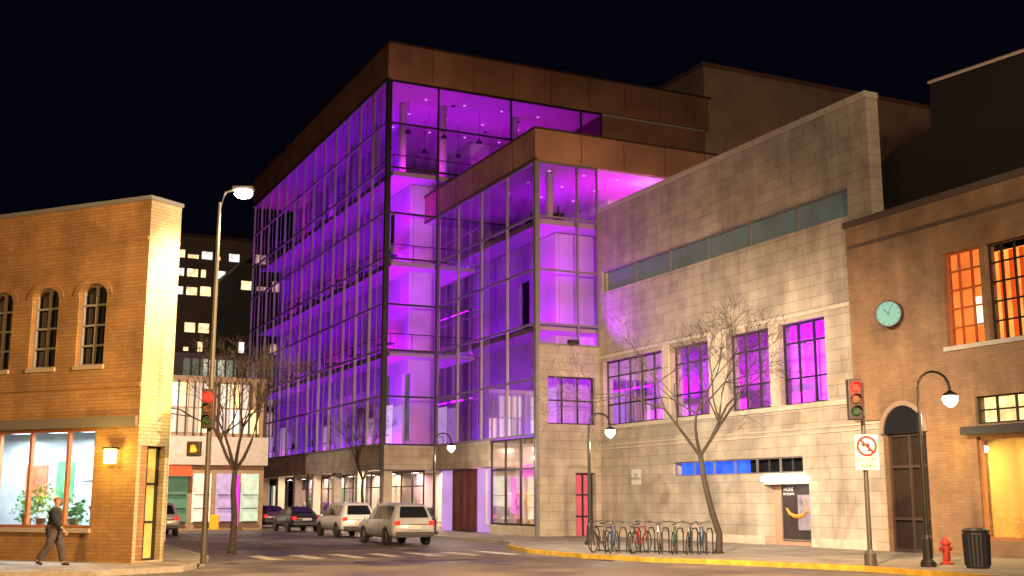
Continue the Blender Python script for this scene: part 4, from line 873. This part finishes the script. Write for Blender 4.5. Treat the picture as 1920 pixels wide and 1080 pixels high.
# tree grate / planting at the foot of the near tree
# ================================================================ CARS
def car(x, y, label, paint, kind='suv', rz=0):
    t = thing('parked_car', label, 'car', (x, y, 0), rz, 'cars parked along the street')
    m = plain('paint_' + '_'.join('%02d' % int(c * 99) for c in paint), paint, .25, .1, spec=.8)
    # stations: y, sill z, belt z, half width, roof z, roof half width
    if kind == 'suv': S = [(-2.36, .50, .86, .78, .90, .74), (-2.30, .38, .98, .88, 1.06, .76), (-2.14, .33, 1.0, .91, 1.36, .68), (-2.0, .31, 1.0, .92, 1.56, .64), (-1.75, .30, 1.0, .92, 1.66, .62), (-.9, .30, 1.0, .92, 1.70, .63), (.2, .30, .99, .92, 1.69, .63), (.62, .30, .98, .92, 1.58, .62), (1.35, .31, .97, .91, 1.05, .72), (1.7, .33, .93, .90, 1.0, .74), (2.15, .38, .84, .87, .90, .72), (2.36, .50, .70, .76, .74, .66)]
    else: S = [(-2.36, .48, .82, .76, .86, .72), (-2.28, .36, .92, .86, .97, .76), (-1.95, .31, .93, .90, .99, .76), (-1.7, .29, .93, .91, 1.08, .72), (-1.15, .28, .93, .91, 1.36, .60), (-.7, .28, .93, .91, 1.44, .58), (.1, .28, .92, .91, 1.45, .58), (.5, .28, .91, .91, 1.38, .58), (1.3, .29, .88, .90, .96, .70), (1.7, .31, .85, .89, .90, .73), (2.15, .36, .76, .85, .80, .70), (2.36, .46, .62, .74, .66, .64)]
    def sec(q):
        y_, zb, zt, hw, zr, rw = q
        half = [(hw * .88, zb), (hw, zb + .14), (hw * 1.005, (zb + zt) / 2 + .05), (hw * .985, zt - .04), (hw * .955, zt), (rw + .03, zr - .07), (rw - .04, zr - .012), (rw * .55, zr + .004)]
        return [(-a, y_, z) for a, z in half] + [(a, y_, z) for a, z in half[::-1]]
    b_ = MB(); R_ = [sec(q) for q in S]; k = len(R_[0])
    b_.v = [p for r_ in R_ for p in r_]
    b_.f = [(i * k + j, i * k + (j + 1) % k, (i + 1) * k + (j + 1) % k, (i + 1) * k + j) for i in range(len(S) - 1) for j in range(k)] + [tuple(range(k)), tuple(range((len(S) - 1) * k, len(S) * k))]
    bo = local(t, b_, 'body', m, smooth=True)
    def at_y(yy):
        for a, b2 in zip(S, S[1:]):
            if a[0] <= yy <= b2[0]: f_ = (yy - a[0]) / (b2[0] - a[0]); return [u + (v_ - u) * f_ for u, v_ in zip(a, b2)]
        return S[-1]
    def side(yy, f_, sx_):
        q = at_y(yy); a = (q[3] * .955, q[2]); c = (q[5] + .03, q[4] - .07); return (sx_ * (a[0] + (c[0] - a[0]) * f_ + .012), yy, a[1] + (c[1] - a[1]) * f_ + .004)
    spans = [(-1.86, -1.12), (-1.04, -.12), (-.04, .78)] if kind == 'suv' else [(-1.38, -1.0), (-.94, -.06), (.02, .86)]
    for sx_ in (-1, 1):
        for a, c in spans:
            g = MB(); N = 4
            for i in range(N):
                y0, y1 = a + (c - a) * i / N, a + (c - a) * (i + 1) / N; g.quad(side(y0, .08, sx_), side(y1, .08, sx_), side(y1, .93, sx_), side(y0, .93, sx_))
            local(t, g, 'side_window', M_DGLASS, recalc=False)
        local(t, MB().box(sx_ * .93, .72, .98, sx_ * 1.07, .84, 1.11), 'mirror', m, bevel=.02)
        local(t, MB().box(sx_ * .925, -.75, .86, sx_ * .94, -.60, .885), 'door_handle', M_ALU)
        for yy in (-1.42, 1.42):
            local(t, MB().lathe([(.395, sx_ * .875), (.40, sx_ * .925)], (0, yy, .36), 22, 'X'), 'wheel_arch', M_BLACK)
            wh = local(t, MB().lathe([(.20, -.11), (.33, -.10), (.345, -.06), (.345, .06), (.33, .10), (.20, .11)], (sx_ * .83, yy, .345), 22, 'X'), 'wheel', plain('rubber', (.015, .015, .015), .8))
            rm = MB().lathe([(.22, sx_ * .08), (.21, sx_ * .118), (.15, sx_ * .10), (.05, sx_ * .11)], (sx_ * .83, yy, .345), 14, 'X').build('rim', M_ALU, None); rm.parent = wh
        zt = .98 if kind == 'suv' else .88
        local(t, MB().box(sx_ * .62, -2.385, zt - .17, sx_ * .845, -2.30, zt), 'tail_light', glow('tail_red', (.8, .012, .006), 1.6), bevel=.015)
    if kind == 'suv': rg = [(-.60, -2.275, 1.12), (.60, -2.275, 1.12), (.53, -2.03, 1.54), (-.53, -2.03, 1.54)]; fg = [(-.64, 1.30, 1.11), (.64, 1.30, 1.11), (.56, .68, 1.575), (-.56, .68, 1.575)]
    else: rg = [(-.60, -1.68, 1.12), (.60, -1.68, 1.12), (.50, -1.18, 1.37), (-.50, -1.18, 1.37)]; fg = [(-.62, 1.24, 1.01), (.62, 1.24, 1.01), (.50, .56, 1.38), (-.50, .56, 1.38)]
    if kind == 'suv':
        g = MB(); g.quad((-.62, -2.305, 1.11), (.62, -2.305, 1.11), (.57, -2.175, 1.36), (-.57, -2.175, 1.36)); g.quad((-.57, -2.175, 1.36), (.57, -2.175, 1.36), (.50, -2.05, 1.55), (-.50, -2.05, 1.55))
    else: g = MB().quad(*[(a, b2 - .02, c + .02) for a, b2, c in rg])
    local(t, g, 'rear_window', M_DGLASS, recalc=False); local(t, MB().quad(*[(a, b2 + .02, c + .03) for a, b2, c in fg]), 'windscreen', M_DGLASS, recalc=False)
    local(t, MB().box(-.80, -2.43, .38, .80, -2.33, .55), 'bumper', plain('bumper_grey', (.05, .05, .05), .5), bevel=.03)
    local(t, MB().box(-.27, -2.40, .66, .27, -2.36, .79), 'number_plate', plain('plate_white', (.6, .6, .55), .5))
    local(t, MB().box(-.55, -2.375, .595, .55, -2.362, .603), 'tailgate_seam', M_BLACK)
    return t
car(17.1, 47.2, 'silver estate car with lit red tail lights, nearest and largest in the parked row', (.40, .43, .48), 'suv')
car(18.4, 58.2, 'white estate car parked between the larger silver estate and the black saloon', (.75, .76, .76), 'suv')
car(18.8, 69.0, 'black saloon parked just left of the white estate car', (.02, .02, .025), 'sedan')
car(19.6, 79.0, 'dark purple-tinted saloon beyond the black saloon, close to the shop windows', (.08, .05, .10), 'sedan')
car(16.2, 84.0, 'dark brown saloon near the far end of the parked row', (.06, .035, .03), 'sedan')
car(9.9, 64.0, 'pale car at the kerb on the left side of the street, beyond the signal mast', (.45, .42, .38), 'suv')
car(11.2, 82.0, 'far dark red car on the left side of the street', (.14, .03, .02), 'sedan')
car(13.4, 92.0, 'dark blue saloon at the far end of the street, below the lit glass lobby', (.03, .04, .10), 'sedan')

# ================================================================ BICYCLES
def bicycle(x, y, rz, label, colr, wl=0):
    t = thing('bicycle', label, 'bicycle', (x, y, .134), rz, 'bicycles standing in the rack')
    tire = plain('rubber', (.015, .015, .015), .8)
    for yy in (-.52, .52):
        n_ = 20; pts = [(0, yy + .33 * math.cos(2 * PI * i / n_), .345 + .33 * math.sin(2 * PI * i / n_)) for i in range(n_ + 1)]
        wh = local(t, MB().tube(pts, .022, 5, cap=False), 'wheel', tire)
        s_ = MB()
        for i in range(8): a = PI * i / 8; s_.tube([(0, yy - .31 * math.cos(a), .345 - .31 * math.sin(a)), (0, yy + .31 * math.cos(a), .345 + .31 * math.sin(a))], .004, 3)
        s_.build('spokes', M_ALU, None).parent = wh
    f = MB(); bb = (0, -.08, .30); seat = (0, -.25, .86); head = (0, .33, .84); hd = (0, .37, .66)
    for a, b_ in ((bb, seat), (seat[:2] + (.80,), head), (bb, hd), (bb, (0, -.52, .345)), ((0, -.22, .78), (0, -.52, .345)), (head, (0, .52, .345))): f.tube([a, b_], .02, 6)
    local(t, f, 'frame', plain('bike_%d' % colr, ((.02, .02, .025), (.03, .10, .22), (.25, .02, .02), (.30, .30, .32), (.03, .12, .07))[colr], .35, .3))
    local(t, MB().box(-.07, -.38, .90, .07, -.14, .95), 'saddle', M_BLACK, bevel=.02); 
    local(t, MB().tube([(-.28, .26, .98), (-.2, .34, 1.0), (0, .36, .96), (.2, .34, 1.0), (.28, .26, .98)], .015, 6), 'handlebar', M_DARKM)
    return t
rk = MB()
rack = thing('bicycle_rack', 'dark metal hoop rack holding the row of bicycles on the pavement', 'bicycle rack', (20.0, 33.0, .13), 0)
A0 = Vector((19.3, 34.0)); B0 = Vector((21.75, 31.05)); dd = (B0 - A0)
for i in range(9):
    p = A0 + dd * i / 8; nrm = Vector((-dd.y, dd.x)).normalized() * -1
    q0 = p - nrm * .35; q1 = p + nrm * .35
    rk.tube([(q0.x, q0.y, .13), (q0.x, q0.y, .78), (p.x - nrm.x * .2, p.y - nrm.y * .2, .93), (p.x + nrm.x * .2, p.y + nrm.y * .2, .93), (q1.x, q1.y, .78), (q1.x, q1.y, .13)], .025, 6)
rk.build('hoops', M_DARKM, rack)
MB().tube([(A0.x, A0.y, .2), (B0.x, B0.y, .2)], .03, 6).build('ground_rail', M_DARKM, rack)
labs = ['black bicycle at the far left end of the rack', 'blue bicycle second from the left in the rack', 'black bicycle between the blue one and the red one', 'red-framed bicycle near the middle of the rack', 'silver-framed bicycle just right of the red one', 'dark green bicycle right of the silver-framed one', 'black bicycle between the green one and the last blue one', 'blue bicycle at the right end of the rack by the tree']
for i, (lb_, cc) in enumerate(zip(labs, (0, 1, 0, 2, 3, 4, 0, 1))):
    p = A0 + dd * (i + .5) / 8; ang = math.atan2(dd.y, dd.x) + PI + random.uniform(-.25, .25)
    bk = bicycle(p.x + random.uniform(-.12, .12), p.y + random.uniform(-.15, .15), ang + (PI if i % 2 else 0), lb_, cc); bk.rotation_euler = (0, R(random.uniform(-7, 7)), ang + (PI if i % 2 else 0))

# ================================================================ PERSON
def person(x, y, rz, label):
    t = thing('pedestrian', label, 'person', (x, y, .13), rz)
    def skin(name, verts, edges, radii, m, sub=2):
        me = bpy.data.meshes.new(name); me.from_pydata(verts, edges, []); o = bpy.data.objects.new(name, me); COL.objects.link(o)
        md = o.modifiers.new('s', 'SKIN'); sk = me.skin_vertices[0].data
        for i, r_ in enumerate(radii): sk[i].radius = r_ if hasattr(r_, '__len__') else (r_, r_); sk[i].use_root = (i == 0)
        ms = o.modifiers.new('u', 'SUBSURF'); ms.levels = sub; ms.render_levels = sub
        bpy.context.view_layer.update()
        m2 = bpy.data.meshes.new_from_object(o.evaluated_get(bpy.context.evaluated_depsgraph_get())); bpy.data.objects.remove(o)
        for p in m2.polygons: p.use_smooth = True
        m2.materials.clear(); m2.materials.append(m); q = bpy.data.objects.new(name, m2); COL.objects.link(q); q.parent = t; return q
    SK = plain('skin', (.42, .24, .16), .6)
    # walking towards +x (the person's front), mid-stride
    v = [(0, 0, .95), (0, 0, 1.10), (.01, 0, 1.28), (.02, 0, 1.43), (.03, 0, 1.50), (.05, 0, 1.58), (.055, 0, 1.66), (.045, 0, 1.73),
         (.0, .10, .92), (.17, .11, .52), (.24, .11, .10), (.36, .11, .05),
         (.0, -.10, .92), (-.06, -.11, .50), (-.34, -.11, .17), (-.26, -.11, .06),
         (.02, .19, 1.40), (-.10, .24, 1.13), (-.02, .25, .89),
         (.02, -.19, 1.40), (.10, -.24, 1.13), (.27, -.24, .95)]
    e = [(0, 1), (1, 2), (2, 3), (3, 4), (4, 5), (5, 6), (6, 7), (0, 8), (8, 9), (9, 10), (10, 11), (0, 12), (12, 13), (13, 14), (14, 15), (3, 16), (16, 17), (17, 18), (3, 19), (19, 20), (20, 21)]
    rad = [(.14, .11), (.13, .10), (.16, .11), (.12, .09), .055, .075, .095, .07, .095, .062, .042, .035, .095, .062, .042, .035, .062, .045, .033, .062, .045, .033]
    skin('body', v, e, rad, SK)
    # hands: palm, four fingers and a thumb each
    for (hx_, hy_, hz_, dx) in ((-.02, .25, .89, .02), (.27, -.24, .95, .09)):
        hv = [(hx_, hy_, hz_), (hx_ + dx * .4, hy_, hz_ - .045), (hx_ + dx * .8, hy_, hz_ - .085)]; he = [(0, 1), (1, 2)]; hr = [.022, .027, .022]
        for k in range(4):
            i0 = len(hv); off = (k - 1.5) * .018; L_ = (.055, .068, .064, .048)[k]
            hv += [(hx_ + dx + off, hy_, hz_ - .10), (hx_ + dx + off + .012, hy_ - .006, hz_ - .10 - L_ * .55), (hx_ + dx + off + .016, hy_ - .018, hz_ - .10 - L_)]; he += [(2, i0), (i0, i0 + 1), (i0 + 1, i0 + 2)]; hr += [.0095, .0085, .007]
        i0 = len(hv); hv += [(hx_ + .035, hy_ - .01, hz_ - .055), (hx_ + .05, hy_ - .018, hz_ - .09)]; he += [(1, i0), (i0, i0 + 1)]; hr += [.011, .009]
        skin('hand', hv, he, hr, SK, 1)
    # clothes follow the same skeleton, a little larger
    jv = [v[i] for i in (1, 2, 3, 16, 17, 18, 19, 20, 21, 0, 4)]; jv[5] = (-.035, .248, .95); jv[8] = (.235, -.24, .985); jv[3] = (.02, .185, 1.39); jv[6] = (.02, -.185, 1.39)
    skin('jacket', jv, [(0, 1), (1, 2), (2, 3), (3, 4), (4, 5), (2, 6), (6, 7), (7, 8), (0, 9), (2, 10)], [(.20, .16), (.25, .175), (.17, .13), .115, .088, .066, .115, .088, .066, (.21, .17), .085], plain('jacket_navy', (.014, .022, .032), .9, noise=.4, nscale=9, bump=.5))
    tv = [v[i] for i in (0, 8, 9, 10, 12, 13, 14)]
    skin('trousers', tv, [(0, 1), (1, 2), (2, 3), (0, 4), (4, 5), (5, 6)], [(.18, .15), .14, .105, .08, .14, .105, .08], plain('trousers_grey', (.060, .054, .062), .9, noise=.35, nscale=9, bump=.5))
    for a, b_ in ((10, 11), (14, 15)):
        p, q = Vector(v[a]), Vector(v[b_]); skin('shoe', [tuple(p + Vector((-.03, 0, -.04))), tuple((p + q) / 2), tuple(q + Vector((.06, 0, .0)))], [(0, 1), (1, 2)], [.05, .052, .04], M_BLACK, 1)
    local(t, MB().lathe([(.012, 0), (.02, .0), (.006, .035)], (.135, 0, 1.635), 8, 'X'), 'nose', SK)
    for sy in (-.035, .035): local(t, MB().lathe([(.011, 0), (.008, .006)], (.128, sy, 1.665), 8, 'X'), 'eye', M_BLACK)
    local(t, MB().box(.122, -.025, 1.592, .130, .025, 1.600), 'mouth', plain('lip', (.25, .08, .06), .6))
    for sy in (-.082, .082): local(t, MB().box(.03, sy - .008, 1.62, .06, sy + .008, 1.68), 'ear', SK, bevel=.006)
    local(t, MB().lathe([(.02, 0), (.085, .005), (.09, .02)], (.10, 0, 1.70), 12), 'cap_brim', plain('cap_orange', (.30, .10, .03), .8))
    skin('hair', [(.03, 0, 1.60), (.02, 0, 1.68), (.03, 0, 1.755)], [(0, 1), (1, 2)], [.075, .106, .06], plain('cap_orange', (.30, .10, .03), .8))
    return t
person(2.55, 32.6, -HD + R(8), 'pedestrian in a dark jacket and grey trousers walking past the bright shop window')

bpy.context.view_layer.update()
